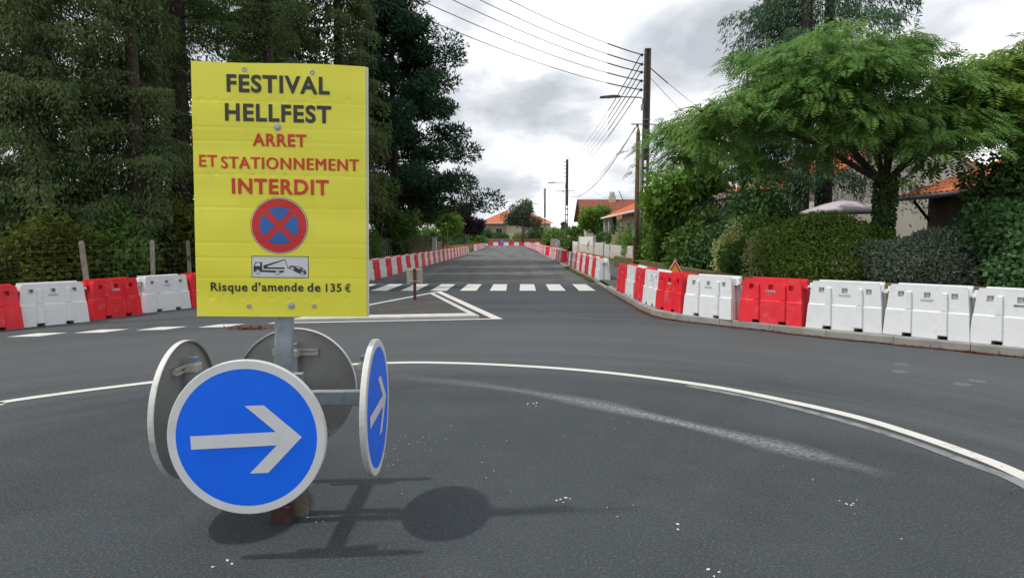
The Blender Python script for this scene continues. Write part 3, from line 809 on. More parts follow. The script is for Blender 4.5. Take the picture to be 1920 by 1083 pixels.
def sheet_panel(name, m, y, t, sx=1.0, dx_=0.0, nx=70, nz=230):
    mb = MB(); g_ = {}
    for s in (0, 1):
        for i in range(nx + 1):
            for j in range(nz + 1):
                x = (i / nx - .5) * BWID * sx + dx_; z = j / nz * BHGT
                g_[s, i, j] = mb.bm.verts.new((x, y + bend(x, z) + s * t, z + (.004 * math.sin(x * 7) if j == nz else 0)))
    for s in (0, 1):
        for i in range(nx):
            for j in range(nz): mb.bm.faces.new((g_[s, i, j], g_[s, i + 1, j], g_[s, i + 1, j + 1], g_[s, i, j + 1]))
    for i in range(nx):
        for j in (0, nz): mb.bm.faces.new((g_[0, i, j], g_[0, i + 1, j], g_[1, i + 1, j], g_[1, i, j]))
    for j in range(nz):
        for i in (0, nx): mb.bm.faces.new((g_[0, i, j], g_[0, i, j + 1], g_[1, i, j + 1], g_[1, i, j]))
    return mb.build(name, m, board, smooth=False)
panel = sheet_panel('panel', YELLOW, 0, .005)
sheet_panel('backing_panel', BOARD_WHITE, .012, .008, 1.0, .012, 10, 40)
def on_board(me, name, u, v, parent=None, lift=.003):
    """drape flat artwork on the bowed panel; u, v are fractions from the left and the top"""
    x0, z0 = (u - .5) * BWID, (1 - v) * BHGT
    n = len(me.vertices); co = np.empty(n * 3, np.float32); me.vertices.foreach_get('co', co); co = co.reshape(-1, 3)
    for k in range(n):
        x, z = x0 + co[k, 0], z0 + co[k, 2]
        co[k] = (x, bend(x, z) - lift + co[k, 1], z)
    me.vertices.foreach_set('co', co.reshape(-1)); me.update()
    return add(name, me, panel if parent is None else parent)
def subdiv(me):                        # fine enough to follow the bowed panel
    bm_ = bmesh.new(); bm_.from_mesh(me); bm_.normal_update()
    bmesh.ops.triangulate(bm_, faces=bm_.faces)
    for _ in range(5):
        long_e = [e_ for e_ in bm_.edges if e_.calc_length() > .022]
        if not long_e: break
        bmesh.ops.subdivide_edges(bm_, edges=long_e, cuts=1)
        bmesh.ops.triangulate(bm_, faces=bm_.faces)
    bm_.to_mesh(me); bm_.free(); return me
for body, u0, u1, v, hh, m_, bo in (('FESTIVAL', .202, .792, .0815, .096, PRINT_BLACK, .030), ('HELLFEST', .19, .80, .193, .096, PRINT_BLACK, .030), ('ARRET', .345, .655, .2975, .068, PRINT_RED, .028),
                                    ('ET', .035, .138, .3835, .064, PRINT_RED, .016), ('STATIONNEMENT', .163, .957, .3885, .064, PRINT_RED, .010), ('INTERDIT', .22, .782, .480, .084, PRINT_RED, .030), ('Risque', .085, .300, .8860, .064, PRINT_BLACK, .018), ('d\u2019amende', .325, .628, .8795, .050, PRINT_BLACK, .018), ('de', .652, .728, .8800, .050, PRINT_BLACK, .018), ('135', .760, .852, .8810, .047, PRINT_BLACK, .018), ('\u20ac', .872, .906, .8815, .047, PRINT_BLACK, .018)):
    on_board(text_mesh(body, (u1 - u0) * BWID, hh, .0016, m_, bo, dup=.0026 if 'NNEM' in body else 0), 'lettering', (u0 + u1) / 2, v)
def disc_mesh(r0, r1, m, y, name, seg=48):
    mb = MB()
    if r0 == 0: mb.poly([(r1 * math.cos(2 * math.pi * k / seg), y, r1 * math.sin(2 * math.pi * k / seg)) for k in range(seg)])
    else:
        for k in range(seg):
            a, b = 2 * math.pi * k / seg, 2 * math.pi * (k + 1) / seg
            mb.quad((r0 * math.cos(a), y, r0 * math.sin(a)), (r1 * math.cos(a), y, r1 * math.sin(a)), (r1 * math.cos(b), y, r1 * math.sin(b)), (r0 * math.cos(b), y, r0 * math.sin(b)))
    return mb.mesh(name, m)
cs_u, cs_v, cr = .492, .634, .156
ns = on_board(subdiv(disc_mesh(0, cr, PRINT_BLACK, 0, 'no_stopping_symbol')), 'no_stopping_symbol', cs_u, cs_v, lift=.0012)
on_board(subdiv(disc_mesh(0, cr * .982, PRINT_WHITE, 0, 'symbol_edge')), 'symbol_edge', cs_u, cs_v, lift=.0022)
on_board(subdiv(disc_mesh(0, cr * .955, SIGN_RED, 0, 'red_field')), 'red_field', cs_u, cs_v, lift=.0034)
mb = MB(); rb, hb = cr * .67, cr * .105
for q in range(4):
    a0, a1 = math.asin(hb / rb), math.pi / 2 - math.asin(hb / rb)
    pts = [(hb * math.sqrt(2), 0)]
    pts = [(rb * math.cos(a0 + (a1 - a0) * k / 12 - math.pi / 4), rb * math.sin(a0 + (a1 - a0) * k / 12 - math.pi / 4)) for k in range(13)]
    pts = [(hb * math.sqrt(2), 0)] + pts
    ca, sa = math.cos(q * math.pi / 2), math.sin(q * math.pi / 2)
    mb.poly([(x * ca - z * sa, 0, x * sa + z * ca) for x, z in pts])
on_board(subdiv(mb.mesh('blue_segments', SIGN_BLUE_P)), 'blue_segments', cs_u, cs_v, lift=.0048)
# tow-away pictogram, traced in panel units (578 x 228)
tw, th = .310, .121
def pic(pts): return [((x - 289) / 578 * tw, (114 - y) / 228 * th) for x, y in pts]
def picmesh(polys, m, name):
    mb = MB()
    for p_ in polys: mb.poly([(x, 0, z) for x, z in pic(p_)])
    mb.tri()
    return mb.mesh(name, m)
def circ(cx, cy, r_, n=18): return [(cx + r_ * math.cos(2 * math.pi * k / n), cy + r_ * math.sin(2 * math.pi * k / n)) for k in range(n)]
rect = lambda x0, y0, x1, y1: [(x0, y0), (x1, y0), (x1, y1), (x0, y1)]
on_board(subdiv(picmesh([rect(0, 0, 578, 228)], PRINT_BLACK, 'tow_panel')), 'tow_panel', .493, .799, lift=.0012)
on_board(subdiv(picmesh([rect(7, 7, 571, 221)], PRINT_WHITE, 'tow_panel_field')), 'tow_panel_field', .493, .799, lift=.0018)
on_board(picmesh([[(28, 100), (40, 66), (108, 64), (108, 148), (330, 152), (330, 165), (300, 178), (108, 168), (22, 170), (20, 112)], rect(120, 118, 335, 136), [(122, 118), (122, 96), (160, 96), (160, 118)],
                  [(130, 96), (338, 32), (344, 38), (160, 108)], [(338, 34), (344, 36), (372, 132), (366, 134)],
                  [(372, 126), (382, 108), (410, 96), (440, 104), (470, 104), (520, 122), (548, 150), (556, 178), (540, 196), (500, 190), (440, 160), (390, 136)]], PRINT_BLACK, 'tow_truck'), 'tow_truck', .493, .799, lift=.0026)
on_board(picmesh([[(36, 106), (46, 76), (88, 72), (88, 106)], circ(64, 170, 25), circ(264, 176, 25), circ(412, 130, 19), circ(514, 182, 19), [(446, 112), (476, 112), (500, 126), (488, 136)], [(508, 132), (526, 136), (540, 156), (516, 146)]], PRINT_WHITE, 'truck_windows'), 'truck_windows', .493, .799, lift=.0032)
on_board(picmesh([circ(64, 170, 20), circ(264, 176, 20), circ(412, 130, 15), circ(514, 182, 15)], PRINT_BLACK, 'truck_tyres'), 'truck_tyres', .493, .799, lift=.0038)
on_board(picmesh([circ(64, 170, 15), circ(264, 176, 15), circ(412, 130, 11), circ(514, 182, 11)], PRINT_WHITE, 'truck_wheels'), 'truck_wheels', .493, .799, lift=.0044)
for u, v, big in ((.305, .027, 0), (.693, .030, 0), (.49, .247, 1), (.307, .958, 0), (.555, .955, 1), (.69, .957, 0)):
    x, z = (u - .5) * BWID, (1 - v) * BHGT
    mb = MB(); Mx = Matrix.Translation((x, bend(x, z) - .001, z)) @ Matrix.Rotation(R(90), 4, 'X')
    if big: mb.lathe([(0, .012), (.010, .012), (.011, .004), (.019, .003), (.020, 0)], 16, Mx)
    else: mb.lathe([(.006, .001), (.007, .004), (.012, .004), (.014, 0)], 16, Mx)
    mb.build('bolt' if big else 'grommet', STEEL_L, board, smooth=False)

post = empty('sign_post', (-1.345, 3.69, 0), 0, 'galvanised steel post with rusty foot carrying the yellow board', 'post')
post.rotation_euler = (0, R(2.2), 0)
mb = MB(); mb.box((0, 0, 1.32), (.098, .060, 2.40)); mb.build('tube', GALV, post, bevel=.012)
mb = MB(); mb.box((0, 0, .05), (.112, .072, .11)); mb.build('foot_sleeve', RUST, post, bevel=.006)
mb = MB(); mb.box((0, -.036, 1.24), (.06, .012, .03)); mb.build('bracket', CLAMP, post)

# four-disc roundabout marker
mk = empty('roundabout_marker', (-1.362, 3.77, 0), R(2.0), 'frame with four round blue arrow discs below the yellow board', 'road sign')
mb = MB(); mb.box((.10, .02, .36), (.075, .06, .78)); mb.build('centre_post', OLD_STEEL, mk, bevel=.006)
mb = MB(); mb.box((.10, .02, .78), (.06, .05, .16)); mb.build('post_head', GALV, mk, bevel=.005)
mb = MB(); mb.box((0, 0, .715), (1.06, .055, .085)); mb.build('cross_arm', GALV, mk, bevel=.006)
mb = MB(); mb.box((0, 0, .625), (.055, .98, .085)); mb.build('cross_arm', GALV, mk, bevel=.006)
DR = .398
ARW = [(250, 500), (605, 485), (478, 373), (557, 371), (712, 508), (568, 660), (492, 662), (607, 542), (252, 557)]
ARW = [((x - 482) / 330 * DR, (510 - y) / 330 * DR) for x, y in ARW]
def sign_disc(dirx, diry, dist, zc):
    """disc whose face looks along (dirx, diry)"""
    rz = math.atan2(dirx, -diry)                  # local -Y is the face
    d = empty('sign_disc', (dirx * dist, diry * dist, zc), rz); d.parent = mk
    prof = [(0, .006), (DR - .012, .006), (DR - .010, .024), (DR - .002, .024), (DR, .018), (DR, -.006), (DR - .004, -.010), (0, -.010)]
    mb = MB(); mb.lathe(prof[:4], 64, Matrix.Rotation(R(-90), 4, 'X')); mb.build('back_plate', ALU, d)
    mb = MB(); mb.lathe(prof[3:7], 64, Matrix.Rotation(R(-90), 4, 'X')); mb.build('rim', RIM, d)
    add('white_border', disc_mesh(DR * .888, DR - .004, SIGN_WHITE, -.0105, 'white_border', 64), d)
    add('blue_face', disc_mesh(0, DR * .893, SIGN_BLUE, -.0100, 'blue_face', 64), d)
    mb = MB(); mb.poly([(x, -.0125, z) for x, z in ARW]); mb.tri(); mb.build('arrow', SIGN_WHITE, d)
    # back hardware: rail, clamps, upright
    mb = MB(); mb.box((0, .022, .225), (.30, .022, .012)); mb.box((0, .022, .255), (.30, .022, .012)); mb.box((0, .014, .24), (.30, .012, .042)); mb.build('rail', CLAMP, d)
    mb = MB(); mb.box((0, .022, -.225), (.30, .022, .03)); mb.build('rail', CLAMP, d)
    mb = MB(); mb.box((.0, .060, .24), (.075, .075, .05)); mb.build('clamp', CLAMP, d, bevel=.006)
    mb = MB(); mb.box((0, .062, .0), (.052, .045, .56)); mb.build('upright', GALV, d, bevel=.008)
    mb = MB(); mb.box((0, .062, .29), (.056, .05, .03)); mb.build('upright_cap', mat('cap_blue', (.16, .22, .28), .5), d, bevel=.006)
    return d
sign_disc(0, -1, .535, .645); rear = sign_disc(0, 1, .53, .66); rear.location.x = -.06; sign_disc(1, 0, .56, .66); sign_disc(-1, 0, .56, .66)

# small sign on the traffic island, seen from behind
c = G(778, 562, .05)
isg = empty('island_sign', (c.x, c.y, .05), R(-3), 'small square sign on maroon post, seen from behind on the traffic island', 'road sign')
hp = (562 - 503) / FPX * c.y * 1.0
mb = MB(); mb.box((0, 0, hp / 2), (.075, .05, hp)); mb.build('post', BROWN_PAINT, isg, bevel=.006)
mb = MB(); mb.box((-.005, .04, hp - .20), (.42, .022, .42)); mb.build('plate', BEIGE_PLATE, isg, bevel=.008)
for zz_ in (hp - .04, hp - .33):
    mb = MB(); mb.box((0, .018, zz_), (.30, .02, .03)); mb.build('rail', CLAMP, isg)
mb = MB(); mb.box((0, -.006, hp - .33), (.09, .065, .018)); mb.build('clamp', STEEL_L, isg)

# triangular roadworks sign behind the barriers
wt = AT(1266, 486.5, 16.3); wz = KERB_H
ws = empty('warning_sign', (wt.x, wt.y, wz), R(-6), 'amber triangular roadworks sign with red border behind red barrier', 'road sign')
top = wt.z - wz; sd_ = .72; hh = sd_ * .866
def tri_pts(k, zo=0.0):
    cz = top - hh * 2 / 3
    return [(-sd_ / 2 * k, cz - hh / 3 * k), (sd_ / 2 * k, cz - hh / 3 * k), (0, cz + hh * 2 / 3 * k)]
mb = MB(); mb.prism(tri_pts(1.0), 0, .015); mb.build('plate', SIGN_WHITE, ws, bevel=.006)
for k_, m_, y_ in ((.93, SIGN_RED, -.003), (.70, SIGN_YELLOW, -.006)):
    mb = MB(); mb.poly([(x, y_, z) for x, z in tri_pts(k_)]); mb.build('red_border' if m_ is SIGN_RED else 'amber_field', m_, ws)
cz = top - hh * 2 / 3
mb = MB(); mb.prism([(-.15, cz - .03), (-.02, cz - .03), (-.02, cz - .10), (-.16, cz - .10)], -.009, -.008); mb.prism([(.02, cz - .10), (.09, cz - .02), (.12, cz - .03), (.17, cz - .10)], -.009, -.008); mb.build('symbol', PRINT_BLACK, ws)
for s in (-1, 1):
    mb = MB(); mb.tube([(s * .22, .02, cz - .15), (s * .26, .02 if s < 0 else .03, 0.0)], .014, 6); mb.build('leg', STEEL_L, ws)
mb = MB(); mb.tube([(0, .02, cz + .05), (0, .42, 0)], .014, 6); mb.build('stay', STEEL_L, ws)

# far round blue sign
c = AT(941, 452.5, 149.5)
fs = empty('round_sign', (c.x, c.y, 0), 0, 'small round blue sign above the barriers at the far road end', 'road sign')
mb = MB(); mb.tube([(0, .05, 0), (0, .05, c.z)], .035, 6); mb.build('post', GALV, fs)
mb = MB(); mb.lathe([(0, .02), (.40, .02), (.40, 0), (0, 0)], 24, Matrix.Translation((0, 0, c.z)) @ Matrix.Rotation(R(90), 4, 'X')); mb.build('disc', SIGN_BLUE, fs)
mb = MB(); mb.prism([(-.25, c.z - .05), (.05, c.z - .05), (.05, c.z - .16), (.26, c.z), (.05, c.z + .16), (.05, c.z + .05), (-.25, c.z + .05)], -.03, -.022); mb.build('arrow', SIGN_WHITE, fs)

# ------------------------------------------------------------------ poles, lamps and wires
def concrete_pole(px, Y, label, lean=0.0):
    b = AT(px, 440, Y); top_z = 10.1
    o = empty('utility_pole', (b.x, Y, 0), 0, label, 'utility pole', 'concrete utility poles along the right side')
    o.rotation_euler = (0, R(lean), 0)
    # tapered H-section: two flanges joined by rungs, windows between
    W0, W1, D = .36, .26, .24
    mb = MB()
    for s in (-1, 1):
        mb.prism([(s * W0 / 2, 0), (s * W1 / 2, top_z), (s * (W1 / 2 - .075), top_z), (s * (W0 / 2 - .085), 0)], -D / 2, D / 2)
    mb.build('flange', POLE_CONC, o)
    mb = MB(); mb.prism([(-.095, 5.2), (.095, 5.2), (.055, top_z), (-.055, top_z)], -.05, .05); mb.build('web', POLE_CONC, o)
    z = .5
    while z < 5.2:
        mb = MB(); mb.box((0, 0, z), (W0 - .16 - .004 * z, D * .7, .12)); mb.build('rung', POLE_CONC, o); z += .62
    mb = MB(); mb.box((0, 0, top_z + .02), (W1 + .01, D + .01, .05)); mb.build('cap', mat('lichen_cap', (.24, .13, .03), .95, .4, 12), o)
    return o, b.x
pole1, px1 = concrete_pole(1206, 30, 'tall concrete utility pole nearest the camera, beside the wooden pole', .45)
pole2, px2 = concrete_pole(1062, 71, 'concrete utility pole second along the street, with yellow tag', .2)
pole3, px3 = concrete_pole(1021.5, 112, 'farthest concrete utility pole, before the orange-roofed end house')
INS = [9.87, 9.46, 9.11, 8.73, 8.33]
for o in (pole1, pole2, pole3):
    for z in INS:
        mb = MB(); mb.tube([(-.13, 0, z), (-.24, -.02, z)], .018, 6); mb.lathe([(0, .07), (.035, .06), (.05, .02), (.03, 0), (.05, -.03), (.035, -.07), (0, -.08)], 10, Matrix.Translation((-.26, -.02, z))); mb.build('insulator', WIRE, o)
for o, n_ in ((pole1, 3), (pole2, 2), (pole3, 1)):
    for z in (7.0, 6.55, 5.75)[:n_]:
        mb = MB(); mb.box((0, 0, z), (.36, .26, .025)); mb.build('steel_band', STEEL_L, o)
    mb = MB(); mb.box((-.15, -.16, 6.78), (1.1 if o is pole1 else 2.0, .04, .05)); mb.box((-.42, -.16, 6.7), (.10, .08, .12)); mb.build('bracket', LAMP_GREY, o)
mb = MB(); mb.box((.2, -.16, 1.9), (.32, .02, .16)); mb.build('yellow_tag', mat('tag_yellow', (.62, .55, .03), .5), pole2)
def street_lamp(x, Y, z, label):
    o = empty('street_lamp', (x - .14, Y - .13, z), 0, label, 'street lamp', 'street lamps on the utility poles')
    mb = MB(); mb.tube([(0, 0, -.35), (0, 0, -.05), (-.06, 0, .02), (-.9, 0, .05), (-1.05, 0, .055)], .028, 8); mb.build('arm', LAMP_GREY, o, smooth=True)
    mb = MB(); mb.prism([(-1.02, .03), (-1.02, .10), (-1.35, .12), (-1.92, .06), (-1.95, .02), (-1.85, -.01)], -.13, .13); mb.build('lamp_head', LAMP_GREY, o, bevel=.015)
    mb = MB(); mb.box((-1.65, 0, .0), (.45, .2, .012)); mb.build('lens', mat('lamp_lens', (.55, .57, .6), .3), o)
    mb = MB(); mb.box((-.03, 0, -.42), (.10, .10, .26)); mb.build('fuse_box', STEEL_L, o)
street_lamp(px1, 30, 7.95, 'grey street lamp on the nearest concrete pole')
street_lamp(px2, 71, 7.6, 'street lamp arm on the second utility pole')
street_lamp(px3, 112, 7.5, 'street lamp arm on the farthest utility pole')
wp = AT(1192.5, 440, 29.3)
o = empty('wooden_pole', (wp.x, 29.3, 0), 0, 'shorter brown wooden pole left of the nearest concrete pole', 'utility pole')
o.rotation_euler = (0, R(.3), 0)
mb = MB(); mb.tube([(0, 0, 0), (0, 0, 3), (0, 0, 6.3), (0, 0, 6.55)], [.115, .105, .09, .03], 12); mb.build('shaft', WOOD_POLE, o, smooth=True)
mb = MB(); mb.tube([(.17, .1, 0), (.165, .1, 5.6)], .035, 8); mb.build('conduit', STEEL_L, o, smooth=True)
mb = MB(); mb.box((-.12, -.05, 1.9), (.10, .08, .36)); mb.build('meter_box', STEEL_L, o)
def wire(a, b, sag, label, group, sleeve=0.0, sleeve_end=0.0, r_=.011):
    a, b = Vector(a), Vector(b); n = 36
    P = [a.lerp(b, k / n) - Vector((0, 0, 4 * sag * (k / n) * (1 - k / n))) for k in range(n + 1)]
    L_ = (b - a).length
    o = empty('overhead_wire', a, 0, label, 'wire', group)
    mb = MB(); mb.tube([p - a for p in P], r_, 5, cap=False); mb.build('conductor', WIRE, o)
    for s, e_ in ((0, sleeve / L_), (1 - sleeve_end / L_, 1)):
        if e_ - s <= 1e-6: continue
        Q = []
        for k in range(9):
            t = s + (e_ - s) * k / 8; Q.append(a.lerp(b, t) - Vector((0, 0, 4 * sag * t * (1 - t))) - a)
        mb = MB(); mb.tube(Q, .024, 6); mb.build('sleeve', WIRE, o)
names5 = ['topmost', 'second highest', 'middle', 'second lowest', 'lowest']
for nm, z in zip(names5, INS):
    wire((px1 - .18, 29.97, z), (-17.2, -8.0, z + 1.5), 1.9, '%s of the five wires crossing the sky to the upper left' % nm, 'wires leaving the nearest pole to the left', sleeve=3.9)
    wire((px1 - .24, 30.05, z), (px2 - .26, 70.95, z), .85, '%s of the five wires running between the first two poles' % nm, 'wires between the first and second pole', sleeve=9.5, r_=.010)
    wire((px2 - .26, 71.05, z), (px3 - .26, 111.95, z), .8, '%s of the five wires between second and farthest pole' % nm, 'wires between the second and third pole', r_=.010)
wire((px1 - .45, 29.9, 6.65), (px2 - .45, 70.9, 6.7), 1.6, 'heavy sagging telephone cable between the first two poles', 'telephone cables', r_=.02)
wire((px1 - .35, 29.9, 6.75), (px2 - .30, 70.9, 6.8), 1.25, 'thinner telephone cable just above the heavy one', 'telephone cables')
wire((px2 - .45, 71, 6.7), (px3 - .45, 112, 6.7), 1.4, 'telephone cable from the second to the farthest pole', 'telephone cables')
wire((px1 + .15, 30, 9.35), (16.2, 38, 6.2), .5, 'upper service wire from the nearest pole into the right-hand tree', 'service wires to the houses', sleeve=1.4)
wire((px1 + .15, 30, 8.95), (12.2, 34, 5.6), .35, 'lower service wire from the nearest pole into the right-hand tree', 'service wires to the houses')
wire((px2 + .1, 71, 8.6), (12.4, 79, 6.1), .3, 'service wire from the second pole to the brown-roofed house', 'service wires to the houses')

# ------------------------------------------------------------------ left fence
fl = [(-12.6, 7.5), (-11.6, 10.8), (-10.9, 13.6)]
posts = [AT(163, 455, 16.0), AT(284, 452, 18.3), AT(354, 452, 20.5)]
fpts = [Vector((x, y, 0)) for x, y in fl] + [Vector((p.x, p.y, 0)) for p in posts] + [Vector((-9.6, 23.2, 0)), Vector((-9.0, 26, 0)), Vector((-8.3, 28.8, 0)), Vector((-7.75, 31.4, 0))]
wf = empty('wire_fence', (0, 0, 0), 0, 'wire mesh fence with leaning concrete posts below the dark conifers', 'fence')
for k, p in enumerate(fpts):
    mb = MB(); mb.box((0, 0, .78), (.11, .10, 1.56)); mb.box((0, 0, 1.575), (.08, .075, .04))
    o = mb.build('post', POSTC, wf, bevel=.01); o.location = (p.x, p.y, 0)
    o.rotation_euler = (R(random.uniform(-2, 2)), R(-4.5 if k == 3 else random.uniform(-2.0, .5)), R(20))
for z in np.arange(.15, 1.5, .15):
    mb = MB(); mb.tube([(p.x, p.y, z) for p in fpts], .002, 4, cap=False); mb.build('line_wire', OLD_STEEL, wf)
mb = MB()
for a, b in zip(fpts, fpts[1:]):
    n = int((b - a).length / .3)
    for k in range(1, n):
        q = a.lerp(b, k / n); mb.box((q.x, q.y, .8), (.0022, .0022, 1.35))
mb.build('mesh_wires', OLD_STEEL, wf)
# picket fence of grey boards on concrete plates
pf = empty('board_fence', (0, 0, 0), 0, 'grey vertical board fence on concrete gravel plates beside the long left barrier row', 'fence')
A, B = Vector((-7.6, 31.8, 0)), Vector((-8.0, 49.6, 0))
y = A.y
while y < B.y:
    p = A.lerp(B, (y - A.y) / (B.y - A.y)); hh = random.uniform(1.5, 1.68)
    mb = MB(); mb.box((0, 0, hh / 2 + .2), (.06, .07, hh - .2)); o = mb.build('board', PLANKC, pf); o.location = (p.x, p.y, 0); o.rotation_euler = (R(random.uniform(-1.5, 1.5)), 0, 0)
    y += .75
y = A.y
while y < 49:
    p = A.lerp(B, (y - A.y) / (B.y - A.y))
    mb = MB(); mb.box((.06, .5, .28), (.05, 1.0, .56)); o = mb.build('gravel_plate', POSTC, pf); o.location = (p.x, p.y, 0)
    y += 1.06
for k in range(8):
    mb = MB(); mb.box((0, 0, .9), (.155, .04, 1.75 + random.uniform(-.05, .05))); o = mb.build('board', PLANKC, pf); o.location = (-7.75 + .215 * k, 49.7 + .02 * k, .05)
mb = MB(); mb.box((-7.0, 49.78, 1.45), (1.8, .05, .09)); mb.build('rail', PLANKC, pf)
pp = Vector((-5.92, 49.8, 0))
gp = empty('gate_pillar', pp, 0, 'pale square pillar ending the grey board fence', 'pillar')
mb = MB(); mb.box((0, 0, .85), (.32, .32, 1.75)); mb.build('shaft', WALL_WHITE, gp, bevel=.01)
mb = MB(); mb.box((0, 0, 1.75), (.38, .38, .05)); mb.build('cap', CONC_LIGHT, gp)
pf2 = empty('thin_fence', (0, 0, 0), 0, 'low fence of thin posts past the pale pillar', 'fence')
for k in range(12):
    mb = MB(); mb.box((0, 0, .7), (.07, .07, 1.4)); o = mb.build('post', PLANKC, pf2); o.location = (-6.1 - .1 * k, 51.2 + 1.5 * k, 0)
for z in (.5, 1.2):
    mb = MB(); mb.tube([(-6.1, 51.2, z), (-7.2, 67.7, z)], .02, 4); mb.build('rail', PLANKC, pf2)
mb = MB(); mb.tube([(0, 0, 0), (0, 0, 3.2)], .04, 6)
c = AT(839, 440, 62); o = mb.build('thin_post', LAMP_GREY, None); o.location = (c.x, 62, 0); tag(o, 'thin dark post standing in the dry grass on the left', 'post')

# ------------------------------------------------------------------ buildings
def courses(p00, p10, p11, p01, n, m, name, parent, lift=.05, thick=.10):
    """roof slope as n overlapping tile courses; p00-p10 is the eave, p01-p11 the ridge"""
    p00, p10, p11, p01 = map(Vector, (p00, p10, p11, p01)); nn = (p10 - p00).cross(p01 - p00).normalized()
    if nn.z < 0: nn = -nn
    mb = MB()
    for k in range(n):
        t0, t1 = k / n, min(1, (k + 1.12) / n)
        a, b, c_, d = p00.lerp(p01, t0), p10.lerp(p11, t0), p10.lerp(p11, t1), p00.lerp(p01, t1)
        ln = max(2, int((b - a).length / .30))
        for i in range(ln):            # rolled tiles: each column raised in the middle
            u0, u1 = i / ln, (i + 1) / ln
            A0, A1, B0, B1 = a.lerp(b, u0), a.lerp(b, u1), d.lerp(c_, u0), d.lerp(c_, u1)
            Am, Bm = (A0 + A1) / 2 + nn * (lift + .035), (B0 + B1) / 2 + nn * .035
            mb.quad(A0 + nn * lift, Am, Bm, B0); mb.quad(Am, A1 + nn * lift, B1, Bm)
            mb.quad(A0 - nn * .01, A0 + nn * lift, Am, A1 - nn * .01); mb.poly([Am, A1 + nn * lift, A1 - nn * .01])
    # underside board
    q = [p - nn * thick for p in (p00, p10, p11, p01)]
    mb.quad(*[tuple(x) for x in q]); mb.quad(*(p00, p10, tuple(q[1]), tuple(q[0]))); mb.quad(p10, p11, tuple(q[2]), tuple(q[1])); mb.quad(p00, p01, tuple(q[3]), tuple(q[0]))
    return mb.build(name, m, parent)
def window(parent, c, w, h, face, cols=2):
    """c centre on the wall surface; face 'x-' or 'y-' is the wall's outward side"""
    rz = 0 if face == 'y-' else R(-90)
    f_ = empty('window', c, rz); f_.parent = parent
    mb = MB()
    for sx in (-1, 1): mb.box((sx * (w / 2), -.02, 0), (.08, .08, h + .08))
    for sz in (-1, 1): mb.box((0, -.02, sz * h / 2), (w - .08, .08, .08))
    for k in range(1, cols): mb.box((-w / 2 + w * k / cols, -.015, 0), (.06, .05, h - .08))
    mb.build('frame', FRAME_W, f_)
    mb = MB(); mb.box((0, -.004, 0), (w - .02, .02, h - .02)); mb.build('pane', GLASS, f_)
    mb = MB(); mb.box((0, -.07, -h / 2 - .07), (w + .2, .16, .06)); mb.build('sill', CONC_LIGHT, f_)
def walls(parent, x0, x1, y0, y1, z0, z1, m, name='wall'):
    mb = MB(); mb.box(((x0 + x1) / 2, (y0 + y1) / 2, (z0 + z1) / 2), (x1 - x0, y1 - y0, z1 - z0)); return mb.build(name, m, parent)

# gabled house behind the feathery tree (ridge runs away from the street corner)
h1 = empty('gabled_house', (0, 0, 0), 0, 'large beige rendered house with gable end and orange roof behind the trees', 'house')
X0, X1, XA, Y0, Y1, ZE, ZR = 13.6, 20.4, 17.0, 28.0, 42.0, 4.3, 6.3
mb = MB(); mb.prism([(X0, 0), (X1, 0), (X1, ZE), (XA, ZR), (X0, ZE)], Y0, Y1); mb.build('wall', WALL_BEIGE, h1)
rf = courses((X0 - .35, Y1 + .2, ZE - .16), (X0 - .35, Y0 - .12, ZE - .16), (XA, Y0 - .12, ZR + .06), (XA, Y1 + .2, ZR + .06), 11, TILE_ORANGE, 'roof', h1)
courses((X1 + .35, Y0 - .12, ZE - .16), (X1 + .35, Y1 + .2, ZE - .16), (XA, Y1 + .2, ZR + .06), (XA, Y0 - .12, ZR + .06), 11, TILE_ORANGE, 'roof', h1)
walls(rf, 15.4, 16.1, 33, 33.7, 5.4, 6.9, WALL_BEIGE, 'chimney')
mb = MB(); mb.tube([(X0 - .42, Y0 - .15, ZE - .2), (X0 - .42, Y1 + .2, ZE - .2)], .07, 8); mb.build('gutter', GUTTER, h1)
for a_, b_ in (((X0 - .3, ZE - .12), (XA, ZR + .02)), ((X1 + .3, ZE - .12), (XA, ZR + .02))):
    mb = MB(); mb.prism([a_, b_, (b_[0], b_[1] - .16), (a_[0], a_[1] - .16)], Y0 - .10, Y0 - .05); mb.build('bargeboard', FRAME_W, h1)
window(h1, (X0, 31.5, 2.3), 1.2, 1.3, 'x-')
# tiled porch / lean-to with brown wall
h2 = empty('tiled_porch', (0, 0, 0), 0, 'low brown porch with orange tiled lean-to roof at right', 'porch')
walls(h2, 14.1, 17.2, 17.4, 22.2, 0, 3.05, BROWN_WALL)
E0, E1, RZ0, RZ1 = Vector((13.25, 22.5, 3.03)), Vector((13.25, 17.0, 3.03)), Vector((17.2, 17.0, 4.45)), Vector((17.2, 22.5, 4.45))
mb = MB(); q = [E0, E1, RZ0, RZ1]
mb.bm.faces.new([mb.bm.verts.new(p) for p in q]); q2 = [p - Vector((0, 0, .12)) for p in q]; mb.bm.faces.new([mb.bm.verts.new(p) for p in q2])
for i in range(4): mb.quad(q[i], q[(i + 1) % 4], q2[(i + 1) % 4], q2[i])
rf = mb.build('roof', DARK_WOOD, h2)
slope = (RZ1 - E0); sl = slope.length; ang = math.atan2(slope.z, slope.x)
mb = MB(); nseg = 6
for k in range(nseg):
    a0, a1 = math.pi * k / nseg, math.pi * (k + 1) / nseg
    f0 = lambda a, t: (t, .115 * math.cos(a), .055 * math.sin(a) + (.03 if t < .1 else .012))
    mb.quad(f0(a0, 0), f0(a1, 0), f0(a1, .46), f0(a0, .46)); mb.quad(f0(a0, 0), f0(a1, 0), (0, .115 * math.cos(a1), 0), (0, .115 * math.cos(a0), 0))
